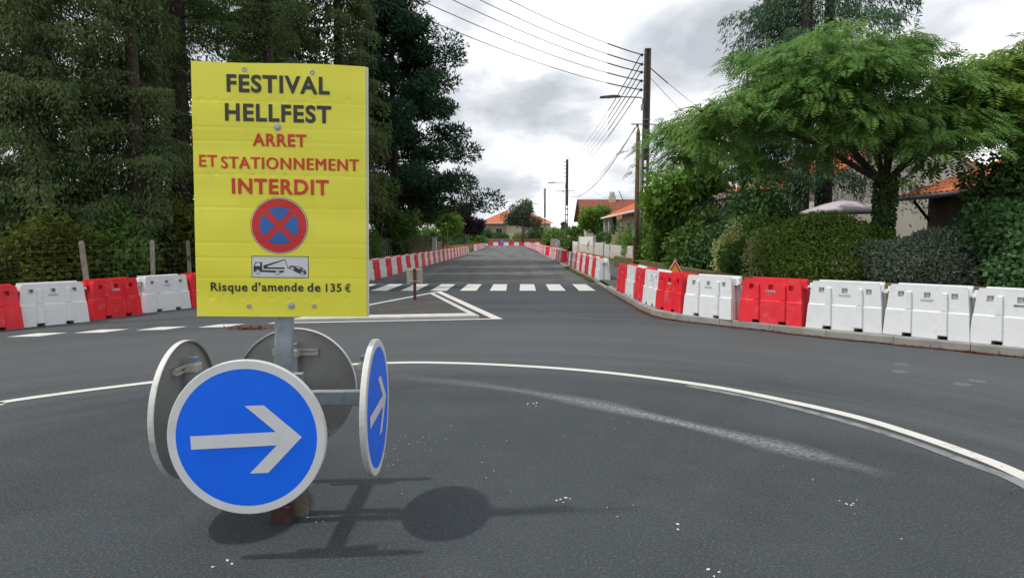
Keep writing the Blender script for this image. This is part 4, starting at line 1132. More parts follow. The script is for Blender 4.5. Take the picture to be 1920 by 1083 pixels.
mb.quad((0, .115, .03), (0, .14, .02), (.46, .14, .002), (.46, .115, .012)); mb.quad((0, -.115, .03), (0, -.14, .02), (.46, -.14, .002), (.46, -.115, .012))
tile = mb.mesh('tile', TILE_ORANGE, doubles=.0005)
for i in range(20):
    for j in range(10):
        o = add('tile', tile, rf, (E0.x - .05 + slope.x * j / 10.2, 17.15 + i * .272, E0.z + .005 + slope.z * j / 10.2), (random.uniform(-.02, .02), -ang + random.uniform(-.02, .02), random.uniform(-.02, .02)))
mb = MB(); mb.tube([(13.16, 16.95, 2.98), (13.16, 22.55, 2.98)], .075, 10); mb.build('gutter', GUTTER, h2, smooth=True)
mb = MB(); mb.tube([(14.12, 22.12, 2.25), (13.55, 22.12, 2.92)], .05, 6); mb.build('brace', DARK_WOOD, h2)
mb = MB(); mb.box((14.07, 20.6, 1.2), (.06, 1.1, 2.4)); mb.build('door', DARK_DOOR, h2)
window(h2, (14.1, 18.55, 1.95), 1.5, 1.1, 'x-', 2)
# cantilever parasol in the garden
c = AT(1582, 374, 20.0)
pa = empty('parasol', (c.x, 20, .14), 0, 'pale lilac garden parasol above the round hedge', 'parasol')
mb = MB(); zt = c.z - .14; n = 8
ring = [(1.22 * math.cos(2 * math.pi * k / n + .3), 1.22 * math.sin(2 * math.pi * k / n + .3), zt - .36) for k in range(n)]
for k in range(n):
    a, b = ring[k], ring[(k + 1) % n]; m1 = (a[0] * .5, a[1] * .5, zt - .14); m2 = (b[0] * .5, b[1] * .5, zt - .14)
    mb.poly([(0, 0, zt), m1, m2]); mb.quad(m1, a, b, m2); mb.quad(a, b, (b[0], b[1], b[2] - .06), (a[0], a[1], a[2] - .06))
mb.build('canopy', PARASOL, pa, doubles=.001)
mb = MB(); mb.tube([(.15, -.5, zt - .05), (.75, -.85, zt - .5), (.95, -1.0, 0)], .03, 8); mb.build('arm', STEEL_L, pa)

# houses farther down the right side
h3 = empty('orange_roof_house', (0, 0, 0), 0, 'beige house with orange roof and open porch past the wooden pole', 'house')
walls(h3, 9.6, 18, 45, 57, 0, 3.75, WALL_PINK)
walls(h3, 10.8, 18, 57, 63, 0, 3.75, WALL_CREAM, 'porch_wall')
courses((8.75, 63.4, 3.62), (8.75, 44.5, 3.62), (13.5, 44.5, 5.75), (13.5, 63.4, 5.75), 12, TILE_ORANGE, 'roof', h3)
courses((18.6, 44.5, 3.62), (18.6, 63.4, 3.62), (13.5, 63.4, 5.75), (13.5, 44.5, 5.75), 12, TILE_ORANGE, 'roof', h3)
mb = MB(); mb.prism([(9.0, 3.74), (18.2, 3.74), (13.5, 5.65)], 44.7, 45.0); mb.build('gable', WALL_CREAM, h3)
mb = MB(); mb.tube([(8.68, 44.4, 3.58), (8.68, 63.5, 3.58)], .08, 8); mb.build('gutter', FENCE_WHITE, h3)
for y in (57.6, 60.2, 63.0):
    mb = MB(); mb.box((9.0, y, 1.8), (.28, .28, 3.6)); mb.build('porch_post', WALL_WHITE if y > 58 else DARK_WOOD, h3)
window(h3, (9.6, 48.2, 2.3), 1.2, 1.4, 'x-'); window(h3, (9.6, 53.5, 2.3), 1.2, 1.4, 'x-'); window(h3, (10.8, 60, 2.1), 1.0, 1.3, 'x-')
h4 = empty('brown_roof_house', (0, 0, 0), 0, 'house with dark red-brown roof and round chimney behind the light green tree', 'house')
walls(h4, 8.6, 18, 76, 84, 0, 4.2, WALL_CREAM)
mb = MB()
for x in (8.6, 18.0): mb.poly([(x, 76, 4.2), (x, 84, 4.2), (x, 80, 6.3)])
mb.build('gable', WALL_CREAM, h4)
rf = courses((8.0, 75.3, 3.85), (18.5, 75.3, 3.85), (18.5, 80, 6.4), (8.0, 80, 6.4), 12, TILE_RED, 'roof', h4)
courses((18.5, 84.7, 3.85), (8.0, 84.7, 3.85), (8.0, 80, 6.4), (18.5, 80, 6.4), 12, TILE_RED, 'roof', h4)
for s in (75.35, 84.65):
    mb = MB(); mb.quad((7.97, s, 3.70), (7.97, s, 3.95), (7.97, 80, 6.5), (7.97, 80, 6.25)); mb.build('bargeboard', DARK_WOOD, h4)
ch = AT(1148, 372, 79.5); walls(rf, ch.x - .4, ch.x + .4, 79.2, 80.0, 5.9, 6.75, WALL_CREAM, 'chimney')
mb = MB(); mb.lathe([(0, .55), (.3, .5), (.34, .1), (.25, 0)], 12, Matrix.Translation((ch.x, 79.6, 6.75))); mb.build('cowl', STEEL_L, rf)
mb = MB(); mb.tube([(0, 0, 0), (-.55, 0, 1.2)], .05, 6); o = mb.build('roof_pipe', LAMP_GREY, rf); o.location = (13.5, 79.5, 6.2)
# house at the end of the street: hip roof
h5 = empty('hip_roof_house', (0, 0, 0), 0, 'pale house with orange hip roof at the far end of the street', 'house')
HX0, HX1, HY0, HY1, HE = -8.3, 10.4, 176.0, 188.0, 5.9
walls(h5, HX0, HX1, HY0, HY1, 0, HE, WALL_CREAM)
a0, a1 = (HX0 - .7, HY0 - .7, HE - .1), (HX1 + .7, HY0 - .7, HE - .1); b0, b1 = (HX0 - .7, HY1 + .7, HE - .1), (HX1 + .7, HY1 + .7, HE - .1)
r0, r1_ = (-2.0, 182, 9.2), (4.0, 182, 9.2)
for p in ((a0, a1, r1_, r0), (b1, b0, r0, r1_)): courses(*p, 10, TILE_ORANGE, 'roof', h5)
for p in ((a0, b0, r0), (a1, b1, r1_)):
    mb = MB(); mb.poly([Vector(x) + Vector((0, 0, .06)) for x in p]); mb.build('roof_hip', TILE_ORANGE, h5)
mb = MB(); mb.box(((HX0 + HX1) / 2, HY0 - .75, HE - .15), (HX1 - HX0 + 1.5, .12, .3)); mb.build('fascia', FENCE_WHITE, h5)
walls(h5, HX0 - .05, -1.5, HY0 - .04, HY0 + .5, 0, HE - .3, mat('terrace_wall_painted_shade', (.34, .25, .19), .9), 'terrace_wall')  # front wall below the eave, its shade painted into a darker colour
window(h5, (7.6, HY0, 3.6), 1.9, 2.2, 'y-'); window(h5, (-3.5, HY0 - .05, 3.3), 1.6, 2.2, 'y-')
walls(h5, -12.2, HX0 + .1, 179, 187, 0, 5.0, WALL_PINK, 'wing_wall')
courses((-12.6, 178.6, 4.9), (HX0 - .2, 178.6, 4.9), (HX0 - .2, 183, 6.6), (-12.6, 183, 6.6), 6, TILE_ORANGE, 'wing_roof', h5)
bwl = empty('brick_wall', (0, 165, 0), 0, 'low red-brown brick garden wall behind the far barriers', 'wall')
for k in range(11):
    mb = MB(); mb.box((-16 + k * 2.8, 0, .82), (2.72, .22, 1.64)); mb.build('wall_panel', BRICK, bwl)
    mb = MB(); mb.box((-17.4 + k * 2.8, -.02, .88), (.3, .3, 1.76)); mb.build('pier', BRICK, bwl)

# right-hand garden walls
mw = empty('mossy_wall', (0, 0, 0), 0, 'low moss-covered garden wall behind the warning triangle', 'wall')
WP = [(5.75, 36), (5.75, 30), (5.75, 24), (5.78, 20), (5.85, 17.0), (6.75, 15.2), (8.5, 13.4), (10.5, 11.6), (14, 8.6)]
for a, b in zip(WP, WP[1:]):
    a, b = Vector((*a, 0)), Vector((*b, 0)); d = b - a
    mb = MB(); mb.box((d.length / 2, 0, .30), (d.length + .12, .22, .60)); o = mb.build('wall_section', MOSS, mw, bevel=.02); o.location = (a.x, a.y, .1); o.rotation_euler = (0, 0, math.atan2(d.y, d.x))
def panel_wall(name, label, ya, yb, x, h0, h1_, kind):
    o = empty(name, (x, ya, .1), 0, label, 'wall'); L_ = yb - ya
    mb = MB(); mb.box((0, L_ / 2, h0 / 2), (.16, L_ - .01, h0)); mb.build('base_wall', WALL_LOW, o)
    if kind == 'picket':
        for z in (h0 + .10, h0 + .24, h0 + .36):
            mb = MB(); mb.box((0, L_ / 2, z), (.06, L_ - .06, .075)); mb.build('rail', FENCE_WHITE, o)
        y = .18
        while y < L_:
            mb = MB(); mb.box((-.02, y, h0 + .24), (.07, .16, .48)); mb.build('picket', FENCE_WHITE, o); y += .62
    elif kind == 'panel':
        z = h0 + .02
        while z + .19 <= h1_:
            mb = MB(); mb.box((0, L_ / 2, z + .095), (.09, L_ - .04, .182)); mb.build('plank', FENCE_WHITE, o); z += .19
    for y in (0, L_):
        mb = MB(); mb.box((0, y + (.12 if y == 0 else -.12), (h1_ + .08) / 2), (.24, .235, h1_ + .08)); mb.build('pillar', WALL_LOW, o)
    return o
panel_wall('picket_wall', 'low garden wall with white rails just left of the wooden pole', 38.0, 47.3, 7.15, .62, 1.05, 'picket')
panel_wall('picket_wall', 'short white-railed wall section left of the white gate', 50.4, 56.2, 7.15, .75, 1.2, 'picket')
panel_wall('plank_wall', 'taller garden wall topped with white horizontal planks', 56.6, 69.0, 7.15, .95, 1.75, 'panel')
panel_wall('plank_wall', 'far garden wall section right of the grey cabinet', 69.6, 76.0, 7.15, .8, 1.2, 'panel')
gt = empty('white_gate', (7.15, 47.5, .1), 0, 'small white slatted garden gate between the railed walls', 'gate')
for y in (.1, 2.7):
    mb = MB(); mb.box((0, y, .6), (.1, .1, 1.2)); mb.build('gate_post', FENCE_WHITE, gt)
for k in range(7):
    mb = MB(); mb.box((0, 1.4, .15 + .15 * k), (.04, 2.45, .11)); mb.build('slat', FENCE_WHITE, gt)
c = AT(1052, 471, 88)
cb = empty('grey_cabinet', (c.x, 88, .05), 0, 'tall light grey utility cabinet behind the second utility pole', 'cabinet')
mb = MB(); mb.box((0, 0, .95), (1.25, .8, 1.9)); mb.build('housing', CABINET, cb, bevel=.02)
mb = MB(); mb.box((0, 0, 1.96), (1.35, .9, .1)); mb.build('roof', LAMP_GREY, cb)
for sx in (-.29, .29):
    mb = MB(); mb.box((sx, -.41, 1.42), (.5, .02, .75)); mb.build('door_panel', FENCE_WHITE, cb)
wd = empty('wooden_fence', (6.4, 92, 0), 0, 'far brown wooden fence panels behind the right barrier row', 'fence')
for k in range(26):
    mb = MB(); mb.box((0, k * 1.5, .8), (.06, 1.4, 1.6)); mb.build('panel', PLANKC, wd)

# ------------------------------------------------------------------ trees and shrubs, left side
grp = 'tall dark conifers behind the left fence'
CON = [(-20.5, 20.5, 23, 4.6, 0, 'dark conifer at the far left edge of the picture'), (-16.6, 23.5, 24, 4.4, 0, 'dark conifer behind the first fence posts at far left'), (-14.2, 19.6, 19, 3.4, 1, 'brownish conifer with hanging twigs above the white barrier'),
       (-12.8, 25.5, 24, 4.2, 0, 'dense dark conifer left of the yellow board'), (-11.9, 20.8, 17, 2.9, 1, 'drooping conifer just left of the yellow board'), (-21.5, 30, 26, 5.2, 0, 'tall conifer deep in the stand at far left'),
       (-16.5, 32, 26, 5.0, 0, 'tall conifer deep in the stand behind the others'), (-11.6, 32.5, 25, 4.3, 0, 'tall conifer whose top rises above the yellow board'), (-10.1, 27.5, 21, 3.2, 1, 'brownish conifer standing behind the yellow board'),
       (-14.0, 39, 26, 5.0, 0, 'rearmost conifer behind the yellow board'), (-9.0, 34.5, 23, 3.5, 1, 'loose greyish-green conifer directly right of the yellow board'), (-26, 25, 24, 5, 0, 'conifer beyond the left picture edge')]
for k, (x, y, h, r_, t, lab) in enumerate(CON):
    conifer('conifer_tree', lab, (x, y, 0), h, r_, L_SPRUCE2 if t else L_SPRUCE, 70000 if y < 30 else 42000, seed=k * 7 + 3, leaf=(.155, .045) if y < 30 else (.25, .07), hang=.45 + .35 * t, group=grp, z0=.04 if y < 27 else .12, pw=.75)
# big black pine leaning out over the road
def pine(base, h, label, seed):
    rnd = random.Random(seed); o = empty('black_pine', base, 0, label, 'tree'); mb = MB()
    mb.tube([(0, 0, 0), (.15, 0, h * .3), (.05, .1, h * .6), (.2, 0, h * .97)], [.34, .27, .18, .05], 10)
    cen, rad = [], []
    n = 64
    for i in range(n):
        t = (i + .5) / n; z = 3.2 + (h - 3.4) * t + rnd.uniform(-.5, .5); a = i * 2.39996 + rnd.uniform(-.4, .4)
        ln = (5.6 * (1 - t) ** .62 + .7) * rnd.uniform(.72, 1.05)
        if math.cos(a) < -.2: ln *= .7
        e_ = Vector((math.cos(a) * ln, math.sin(a) * ln, z + .04 * ln + rnd.uniform(-.3, .4)))
        mb.tube([(0.1, 0, z - .3), (e_.x * .5, e_.y * .5, z - .15), e_], [.07 * (1.3 - t), .05 * (1.3 - t), .02], 5, cap=False)
        for f_ in ((1.0, .8, .62, .42) if ln > 2.4 else (1.0, .6)):
            s_ = rnd.uniform(.75, 1.25) * (.55 + .55 * f_)
            cen.append((e_.x * f_ + rnd.uniform(-.5, .5), e_.y * f_ + rnd.uniform(-.5, .5), z + (e_.z - z) * f_ + rnd.uniform(0, .35)))
            rad.append((s_, s_, s_ * .68))
    mb.build('trunk', BARK, o, smooth=True)
    b, d = cloud(cen, rad, 520, out_bias=1.0, droop=-.35, shell=.25)
    add('crown', leaf_mesh('crown', b, d, sides(d), .26 * rng.uniform(.7, 1.3, len(b)), .095, L_PINE), o)
pine((-8.1, 44.5, 0), 19.5, 'big black pine leaning its dark layered crown out over the road', 5)
tree('leafy_tree', 'thin light-leaved tree under the black pine crown', (-7.9, 49, 0), 6.6, 2.3, .12, L_MID, 9000, (.26, .16), n_main=6, seed=21, z0=.25)
tree('leafy_tree', 'second thin leafy tree under the black pine, nearer the board', (-8.3, 41, 0), 5.2, 1.8, .10, L_MID, 7000, (.22, .14), n_main=6, seed=22, z0=.2)
tree('leafy_tree', 'bright green small tree at the end of the board fence', (-6.75, 63, 0), 4.7, 1.7, .10, L_LIGHT, 7000, (.26, .17), n_main=6, seed=23, z0=.25)
tree('purple_tree', 'dark purple-leaved tree at the right foot of the black pine', (-7.0, 95, 0), 6.4, 2.5, .14, L_PURPLE, 9000, (.34, .22), n_main=6, seed=24, z0=.2)
UND = [(-14.3, 15.5, 1.2, 1.2, L_DARK, 'dark shrub by the fence at the left edge'), (-12.5, 17.6, 1.1, 1.05, L_UNDER, 'yellow-green shrub left of the first fence post'), (-11.4, 19.0, .9, 1.1, L_MID, 'mid-green shrub between the first fence posts'),
       (-10.6, 21.5, 1.2, 1.6, L_UNDER, 'tall yellow-green shrub above the second fence post'), (-9.9, 24.5, 1.1, 1.3, L_DARK, 'dark shrub behind the yellow board edge'), (-8.8, 31.0, 1.0, 1.3, L_DARK, 'dark ivy-like shrub right of the yellow board'),
       (-8.4, 36.0, 1.0, 1.1, L_MID, 'green shrub in front of the board fence start'), (-8.6, 43.5, 1.4, 1.3, L_DARK, 'dark shrub behind the middle of the board fence'), (-8.6, 52, 1.5, 1.5, L_MID, 'green shrub behind the thick fence boards'),
       (-9.2, 70, 1.8, 1.5, L_MID, 'green shrub beyond the pale pillar'), (-9.4, 104, 2.4, 1.7, L_DARK, 'rounded blue-green bush right of the purple tree'), (-6.6, 122, 1.8, 1.2, L_MID, 'low green bush before the far brick wall'),
       (-17.5, 17.5, 2.0, 1.6, L_DARK, 'dark shrub mass behind the barriers at far left')]
for k, (x, y, r_, hz_, m_, lab) in enumerate(UND):
    bush('shrub', lab, (x, y, .02), (r_, r_ * .9, hz_), m_, 5200, (.16, .09) if y < 40 else (.26, .17), lump=.3, seed=k + 40, shell=.45, group='shrubs along the left fence')
# woodland floor behind the fence is closed by a dark understorey
b, d = cloud([(x, y, rng.uniform(.3, 2.6)) for x in np.arange(-34, -12, 1.1) for y in (24, 27, 34, 41)], [(1.4, 1.2, 1.5)] * (len(np.arange(-34, -12, 1.1)) * 4), 230, shell=.1)
b[:, 2] = np.maximum(b[:, 2], .05)
tag(add('understorey', leaf_mesh('understorey', b, d, sides(d), .42, .24, L_DARK)), 'dark understorey leaves between the conifer trunks', 'undergrowth', kind='stuff')

# ------------------------------------------------------------------ trees and shrubs, right side
def frond_mesh(base, d, n_pin, L, m, name='crown'):
    """feathery compound leaves: paired narrow leaflets along a drooping stalk"""
    up = np.array([0, 0, 1.0]); sd = nrm(np.cross(d, up + rng.normal(size=d.shape) * .15)); Bs, Ds, Ss, Ls = [], [], [], []
    for k in range(n_pin):
        t = .15 + .85 * k / (n_pin - 1); ax = base + d * (L * t)[:, None] + np.array([0, 0, -1]) * (L * .35 * t * t)[:, None]
        wl = L * .42 * math.sin(math.pi * (.22 + .68 * t))
        for s in (-1, 1):
            Bs.append(ax); dd = nrm(sd * s + d * .45 + np.array([0, 0, -.22]) + rng.normal(size=d.shape) * .08); Ds.append(dd); tn = nrm(d + np.array([0, 0, -.7 * t])); Ss.append(nrm(tn - dd * np.sum(tn * dd, 1, keepdims=True))); Ls.append(wl)
    Bs, Ds, Ss, Ls = np.concatenate(Bs), np.concatenate(Ds), np.concatenate(Ss), np.concatenate(Ls)
    return leaf_mesh(name, Bs, Ds, Ss, Ls, np.maximum(Ls * .34, .026), m)
def silk_tree(name, label, base, trunk, limbs_to, crown, n, m, L=(.38, .58), ivy=True, seed=0):
    r_ = np.random.default_rng(seed); o = empty(name, base, 0, label, 'tree'); B = Vector(base); mb = MB(); fork = Vector(trunk[-1][0])
    mb.tube([p for p, _ in trunk], [q for _, q in trunk], 10)
    ends = []
    for pts, r0 in limbs_to:
        pts = [fork] + [Vector(p) for p in pts]; sm_ = catmull(pts, 4)
        mb.tube(sm_, [r0 * (1 - .75 * k / (len(sm_) - 1)) for k in range(len(sm_))], 7)
        rr = random.Random(seed + len(ends))
        for k in range(3, len(sm_), 2):
            for _ in range(2):
                e_ = sm_[k] + Vector((rr.uniform(-1.3, 1.3), rr.uniform(-1.2, 1.2), rr.uniform(.1, .7)))
                mb.tube([sm_[k], (sm_[k] + e_) / 2 + Vector((0, 0, .1)), e_], [r0 * .28, r0 * .18, .008], 5, cap=False); ends.append(e_)
    mb.build('trunk', BARK, o, smooth=True)
    (cx, cy, cz), (rx, ry, rz_) = crown
    nl = 74; la = r_.uniform(0, 2 * math.pi, nl); lr = np.sqrt(r_.random(nl))
    lx, ly = cx + np.cos(la) * lr * rx, cy + np.sin(la) * lr * ry; lz = cz + rz_ * (np.sqrt(np.maximum(0, 1 - lr ** 2)) * 1.0 - .15) - r_.random(nl) ** 1.3 * rz_ * .9
    lobe = r_.uniform(.55, 1.05, nl)
    idx = r_.integers(0, nl, n); q = r_.normal(size=(n, 2)) * .55; q = np.clip(q, -1.25, 1.25)
    P = np.stack([lx[idx] + q[:, 0] * lobe[idx], ly[idx] + q[:, 1] * lobe[idx], lz[idx] + .42 * lobe[idx] * (1 - (q ** 2).sum(1) * .9) - r_.random(n) * .22], 1)
    out_ = np.stack([q[:, 0] + (P[:, 0] - cx) / rx * .5, q[:, 1] + (P[:, 1] - cy) / ry * .5, -.5 + r_.normal(size=n) * .25], 1) + r_.normal(size=(n, 3)) * .3
    add('crown', frond_mesh(P, nrm(out_), 7, r_.uniform(L[0], L[1], n), m), o)
    if ivy:
        ti = np.sort(r_.random(1900)); a = r_.uniform(0, 6.28, 1900); h_ = fork.z
        Pi = np.stack([np.cos(a) * (.19 + .06 * r_.random(1900)) + fork.x * ti, np.sin(a) * .22 + fork.y * ti, ti * h_ * 1.08], 1); di = nrm(np.stack([np.cos(a) * .5, np.sin(a) * .5, -.7 + 0 * a], 1) + r_.normal(size=(1900, 3)) * .5)
        add('ivy', leaf_mesh('ivy', Pi, di, sides(di), .11, .09, L_IVY), o)
    return o
ZG = .14
silk_tree('silk_tree', 'large spreading tree with feathery light green leaves and ivy-clad trunk', (9.4, 16.6, ZG), [((0, 0, 0), .22), ((0, 0, 1.5), .17), ((.05, 0, 2.9), .16)],
          [([(-.7, -.1, 3.5), (-1.5, -.2, 4.6), (-2.6, -.3, 5.4)], .11), ([(-.2, .2, 3.9), (-.4, .4, 5.0), (-.9, .6, 5.9)], .09), ([(-.9, -.5, 3.2), (-2.2, -.8, 3.8), (-3.9, -1.0, 4.3), (-5.0, -1.0, 4.5)], .09),
           ([(.7, -.2, 3.7), (1.3, -.5, 4.5), (1.9, -.6, 5.0)], .10), ([(.4, .4, 4.0), (.6, .9, 5.2)], .07), ([(-.4, -.7, 4.1), (-.9, -1.3, 5.2)], .07)],
          ((-1.7, -.2, 4.5), (3.9, 2.5, 2.2)), 7400, L_ALB, L=(.26, .42), seed=3)
silk_tree('silk_tree', 'yellowish feathery-leaved tree at the right edge of the picture', (13.9, 17.0, ZG), [((0, 0, 0), .16), ((0, 0, 3.0), .12)],
          [([(-.8, -.3, 3.5), (-1.6, -.6, 4.1)], .07), ([(.5, -.3, 3.6), (1.2, -.6, 4.2)], .07), ([(-.2, .4, 3.7), (-.2, .6, 4.4)], .06)], ((-.7, -.6, 4.75), (2.8, 1.9, 1.9)), 3600, L_ALB2, ivy=False, seed=9)
for k, (x, y, h, r_, lab) in enumerate(((9.95, 22.6, 16.5, 4.4, 'tall drooping cedar behind the feathery tree, left trunk'), (11.1, 23.4, 15.0, 4.0, 'tall drooping cedar behind the feathery tree, right trunk'))):
    conifer('cedar_tree', lab, (x, y, ZG), h, r_, L_CEDAR, 42000, seed=k + 70, leaf=(.17, .036), hang=.75, z0=.24 if k == 0 else .42, group='cedars in the right garden', bark=BARK, trunk_r=.30 if k else .27, pw=.35, nb=58)
conifer('cedar_tree', 'lower drooping cedar at the left below the feathery crown', (8.5, 24.0, ZG), 8.2, 3.3, L_CEDAR, 34000, seed=77, leaf=(.17, .036), hang=.75, z0=.30, group='cedars in the right garden', trunk_r=.16, pw=.4, nb=44)
tree('leafy_shrub_tree', 'bright large-leaved shrub beside the utility pole', (6.75, 25.2, ZG), 4.4, 1.75, .09, L_LIGHT, 6500, (.24, .15), n_main=7, seed=31, z0=.08, clump=.75)
bush('shrub', 'green shrub filling in right behind the utility pole', (6.9, 29.3, ZG), (1.1, 1.0, 1.5), L_LIGHT, 6000, (.2, .13), seed=58, lump=.25, shell=.5)
bush('shrub', 'leafy shrub between the wall and the bright shrub', (6.55, 27.0, ZG), (.8, .9, 1.2), L_MID, 5000, (.16, .1), seed=59, lump=.25, shell=.5)
bush('shrub', 'leafy green shrub at the foot of the bright shrub', (6.6, 23.6, ZG), (1.0, 1.0, 1.0), L_MID, 5000, (.15, .09), seed=61, lump=.25, shell=.5)
bush('shrub', 'dark glossy shrub between bright shrub and round hedge', (8.2, 21.6, ZG), (1.5, 1.2, 1.65), L_DARK, 9000, (.15, .09), seed=62, lump=.28, shell=.5)
bush('shrub', 'dark green shrub behind the two variegated bushes', (7.5, 19.6, ZG), (1.0, .8, 1.0), L_MID, 6000, (.12, .08), seed=63, lump=.25, shell=.5)
bush('shrub', 'small variegated cream-green bush, the left one', (6.45, 19.2, ZG), (.50, .5, .92), L_VARI, 4500, (.08, .05), seed=64, lump=.18, shell=.6)
bush('shrub', 'larger variegated cream-green bush next to the round hedge', (6.95, 17.7, ZG), (.62, .6, .90), L_VARI, 5500, (.08, .05), seed=65, lump=.15, shell=.6)
bush('shrub', 'low green shrub between the variegated bushes', (6.5, 18.4, ZG), (.55, .5, .72), L_MID, 4000, (.10, .07), seed=66, lump=.25, shell=.5)
bush('round_hedge', 'big clipped rounded hedge below the parasol', (7.9, 16.35, ZG), (1.42, 1.2, 1.06), L_HEDGE, 24000, (.075, .05), seed=67, lump=.10, power=2.3, shell=.78, cat='hedge')
bush('grey_bush', 'grey-green rounded bush right of the ivy-clad trunk', (9.35, 15.0, ZG), (1.3, 1.0, .88), L_GREY, 20000, (.085, .04), seed=68, lump=.14, power=2.15, shell=.72)
bush('leafy_hedge', 'loose dark green hedge at the right picture edge', (11.6, 14.2, ZG), (1.7, 1.2, 1.10), L_DARK, 16000, (.12, .08), seed=69, lump=.24, power=2.2, shell=.5, cat='hedge')
bush('leafy_hedge', 'dark ivy-covered tall hedge filling the right edge', (12.2, 15.4, ZG), (1.0, 1.0, 2.2), L_IVY, 16000, (.13, .09), seed=70, lump=.24, power=2.2, shell=.5, cat='hedge')
bush('leafy_hedge', 'low hedge front beyond the right end of the barriers', (11.2, 12.9, ZG), (1.3, .9, .85), L_DARK, 10000, (.10, .07), seed=71, lump=.24, power=2.2, shell=.5, cat='hedge')
# along the street, right
tree('round_tree', 'round light green tree in front of the brown-roofed house', (8.6, 68, .1), 4.75, 1.7, .12, L_LIGHT, 9000, (.24, .16), n_main=7, seed=33, z0=.35, clump=.75)
for k, (x, y, r_, hz_, m_, lab) in enumerate(((8.0, 47.5, .85, .95, L_VARI, 'rounded pale variegated bush behind the white-railed wall'), (8.6, 52.5, 1.2, 1.15, L_DARK, 'dark bush before the orange-roofed house'), (8.3, 60, 1.2, 1.1, L_DARK, 'dark bush above the plank wall'),
        (7.9, 79, 1.7, 1.4, L_MID, 'broad olive bush right of the second utility pole'), (8.1, 43.3, .55, .70, L_MAPLE, 'low dark red maple bush by the railed wall'), (8.0, 51.0, .45, .6, L_FLOWER, 'orange flowering plant behind the railed wall'),
        (8.4, 90, 2.0, 1.5, L_MID, 'far olive bush behind the grey cabinet'), (7.5, 110, 2.0, 1.4, L_HEDGE, 'yellow-green far bush beside the farthest pole'), (7.6, 40.8, .7, 1.2, L_LIGHT, 'leafy green bush just right of the wooden pole foot'),
        (1.5, 168, 3.0, 1.6, L_VARI, 'pale rounded bush in front of the end house'), (-3.2, 169, 2.4, 1.5, L_DARK, 'dark bush left of the willow at the end house'), (6.0, 169, 2.2, 1.8, L_DARK, 'dark bush right of the willow at the end house'),
        (-7.5, 170, 2.6, 2.1, L_DARK, 'dark bush under the end house terrace'), (-12, 168, 3.5, 2.2, L_MID, 'green bush left of the end house'), (10.5, 160, 3.0, 2.0, L_HEDGE, 'yellow-green bush right of the end house'))):
    bush('shrub', lab, (x, y, .08), (r_, r_, hz_), m_, 3600, (.11, .08) if y < 45 else ((.16, .11) if y < 70 else (.4, .28)), seed=k + 90, lump=.18, shell=.55, group='shrubs along the right side of the street')
tree('willow_tree', 'olive-green drooping tree in front of the end house', (2.7, 163.5, 0), 11.0, 3.6, .22, L_FAR, 7500, (.5, .22), n_main=8, seed=35, z0=.2)
conifer('round_far_tree', 'distant tree far right of the end house', (16, 200, 0), 7, 4, L_FAR, 4000, seed=91, leaf=(.9, .5))
cs = []
for x in np.arange(-170, 190, 5.0):
    cs.append((x, 255 + rng.uniform(-12, 12), rng.uniform(.5, 2.6)))
b, d = cloud(cs, [(4.5, 3, 2.6)] * len(cs), 420, shell=.2); b[:, 2] = np.maximum(b[:, 2], 0)
tag(add('distant_woods', leaf_mesh('distant_woods', b, d, sides(d), .9, .6, L_FAR)), 'distant belt of trees on the horizon', 'woods', kind='stuff')
# ------------------------------------------------------------------ grass, litter and grit
def blades(name, label, pts, m, L, W, lean=.35):
    pts = np.asarray(pts); d = nrm(np.array([0, 0, 1.0]) + rng.normal(size=pts.shape) * lean)
    o = add(name, leaf_mesh(name, pts, d, sides(d), L * rng.uniform(.5, 1.2, len(pts)), W, m)); return tag(o, label, 'grass', kind='stuff')
n = 16000; y = 48 + 60 * rng.random(n) ** 1.2; x = -5.6 - 2.6 * rng.random(n)
blades('dry_grass', 'tall dry grass on the left verge', np.stack([x, y, np.full(n, .03)], 1), L_DRY, .75, .07)
n = 14000; y = 9 + 45 * rng.random(n); x = np.interp(y, [9, 12, 16, 26, 70], [-12.9, -10.8, -8.8, -6.3, -5.4]) - .15 - 2.2 * rng.random(n)
blades('verge_grass', 'rough green grass along the left fence', np.stack([x, y, np.full(n, .03)], 1), L_GRASS, .28, .02)
n = 2600; y = 24.5 + 12 * rng.random(n) ** 1.5; x = 3.06 + rng.normal(size=n) * .07
blades('kerb_weeds', 'weeds growing along the kerb past the crossing', np.stack([x, y, np.full(n, .0)], 1), L_GRASS, .13, .02, .6)
n = 2200; y = 36 + 30 * rng.random(n); x = 7.0 - .5 * rng.random(n) ** 2
blades('wall_weeds', 'grass at the foot of the garden walls', np.stack([x, y, np.full(n, .12)], 1), L_GRASS, .25, .03, .5)
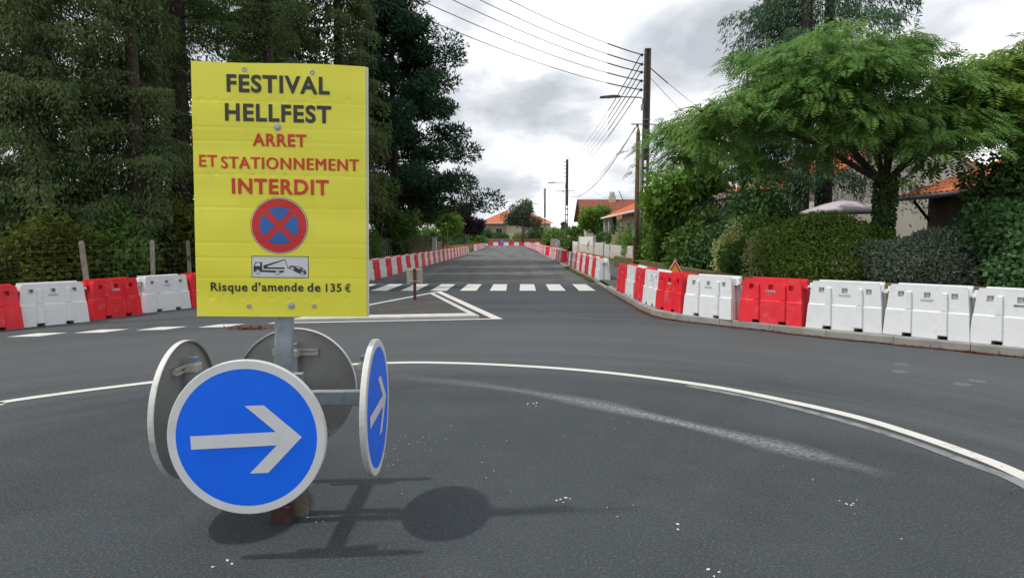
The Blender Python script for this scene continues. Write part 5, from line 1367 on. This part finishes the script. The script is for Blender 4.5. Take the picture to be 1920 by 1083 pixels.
# pine needles gathered in the gutter and strewn on the asphalt
kb = [p for p in kerb_line if p.y < 24 and p.x < 14]
n = 5200; i = rng.integers(0, len(kb) - 1, n); t = rng.random(n)
P = np.array([tuple(kb[a].lerp(kb[a + 1], s)) for a, s in zip(i, t)]); tg = np.array([tuple((kb[a + 1] - kb[a]).normalized()) for a in i]); nr = np.stack([tg[:, 1], -tg[:, 0], 0 * t], 1)
clump_ = np.clip(.5 + .5 * np.sin(P[:, 0] * 5.1) * np.sin(P[:, 1] * 4.3 + 1), .1, 1)
P = P + nr * (np.abs(rng.normal(size=n)) * .075 * clump_ + .012)[:, None]; P[:, 2] = .006 + rng.random(n) * .012
d = nrm(np.concatenate([rng.normal(size=(n, 2)), rng.normal(size=(n, 1)) * .12], 1)); up_ = np.tile([0, 0, 1.0], (n, 1))
tag(add('needle_litter', leaf_mesh('needle_litter', P, d, nrm(np.cross(d, up_)), .07, .016, L_LITTER)), 'reddish pine needle litter along the right kerb', 'litter', kind='stuff')
n = 1500; P = np.stack([rng.uniform(-5, 4.2, n), rng.uniform(2.4, 8.5, n), np.full(n, .005)], 1); d = nrm(np.concatenate([rng.normal(size=(n, 2)), np.zeros((n, 1))], 1))
tag(add('strewn_needles', leaf_mesh('strewn_needles', P, d, nrm(np.cross(d, np.tile([0, 0, 1.0], (n, 1)))), rng.uniform(.02, .05, n), .005, L_LITTER)), 'scattered dry needles on the near asphalt', 'litter', kind='stuff')
c = G(470, 616); n = 260; P = np.stack([c.x + rng.normal(size=n) * .22, c.y + rng.normal(size=n) * .1, .006 + rng.random(n) * .03], 1); d = nrm(rng.normal(size=(n, 3)) * np.array([1, 1, .3]))
tag(add('leaf_pile', leaf_mesh('leaf_pile', P, d, nrm(np.cross(d, np.tile([0, 0, 1.0], (n, 1)))), .07, .03, L_LITTER)), 'small rusty heap of needles on the asphalt behind the discs', 'litter', kind='stuff')
GRIT = mat('white_grit', (.62, .61, .58), .9, .1); mb = MB()
spots = [(1058, 938, 5, .025), (735, 858, 10, .10), (800, 825, 14, .16), (1272, 987, 2, .02), (1605, 948, 3, .03), (1345, 1072, 3, .03), (1000, 755, 6, .05), (1200, 965, 3, .2), (420, 1055, 3, .05), (900, 870, 8, .5), (1500, 900, 6, .6), (600, 970, 6, .06), (1050, 800, 5, .4)]
for sx, sy, cnt, sp_ in spots:
    c = G(sx, sy)
    for k in range(cnt):
        q = (c.x + random.gauss(0, sp_), c.y + random.gauss(0, sp_), .003); s = random.uniform(.0018, .0045) * (2.0 if sp_ < .06 else 1)
        bmesh.ops.create_icosphere(mb.bm, subdivisions=1, radius=s, matrix=Matrix.Translation(q) @ Matrix.Rotation(random.uniform(0, 3), 4, 'Z') @ Matrix.Diagonal((1.5, 1, .5, 1)))
tag(mb.build('white_grit', GRIT), 'small white stone chips scattered on the asphalt', 'grit', kind='stuff')
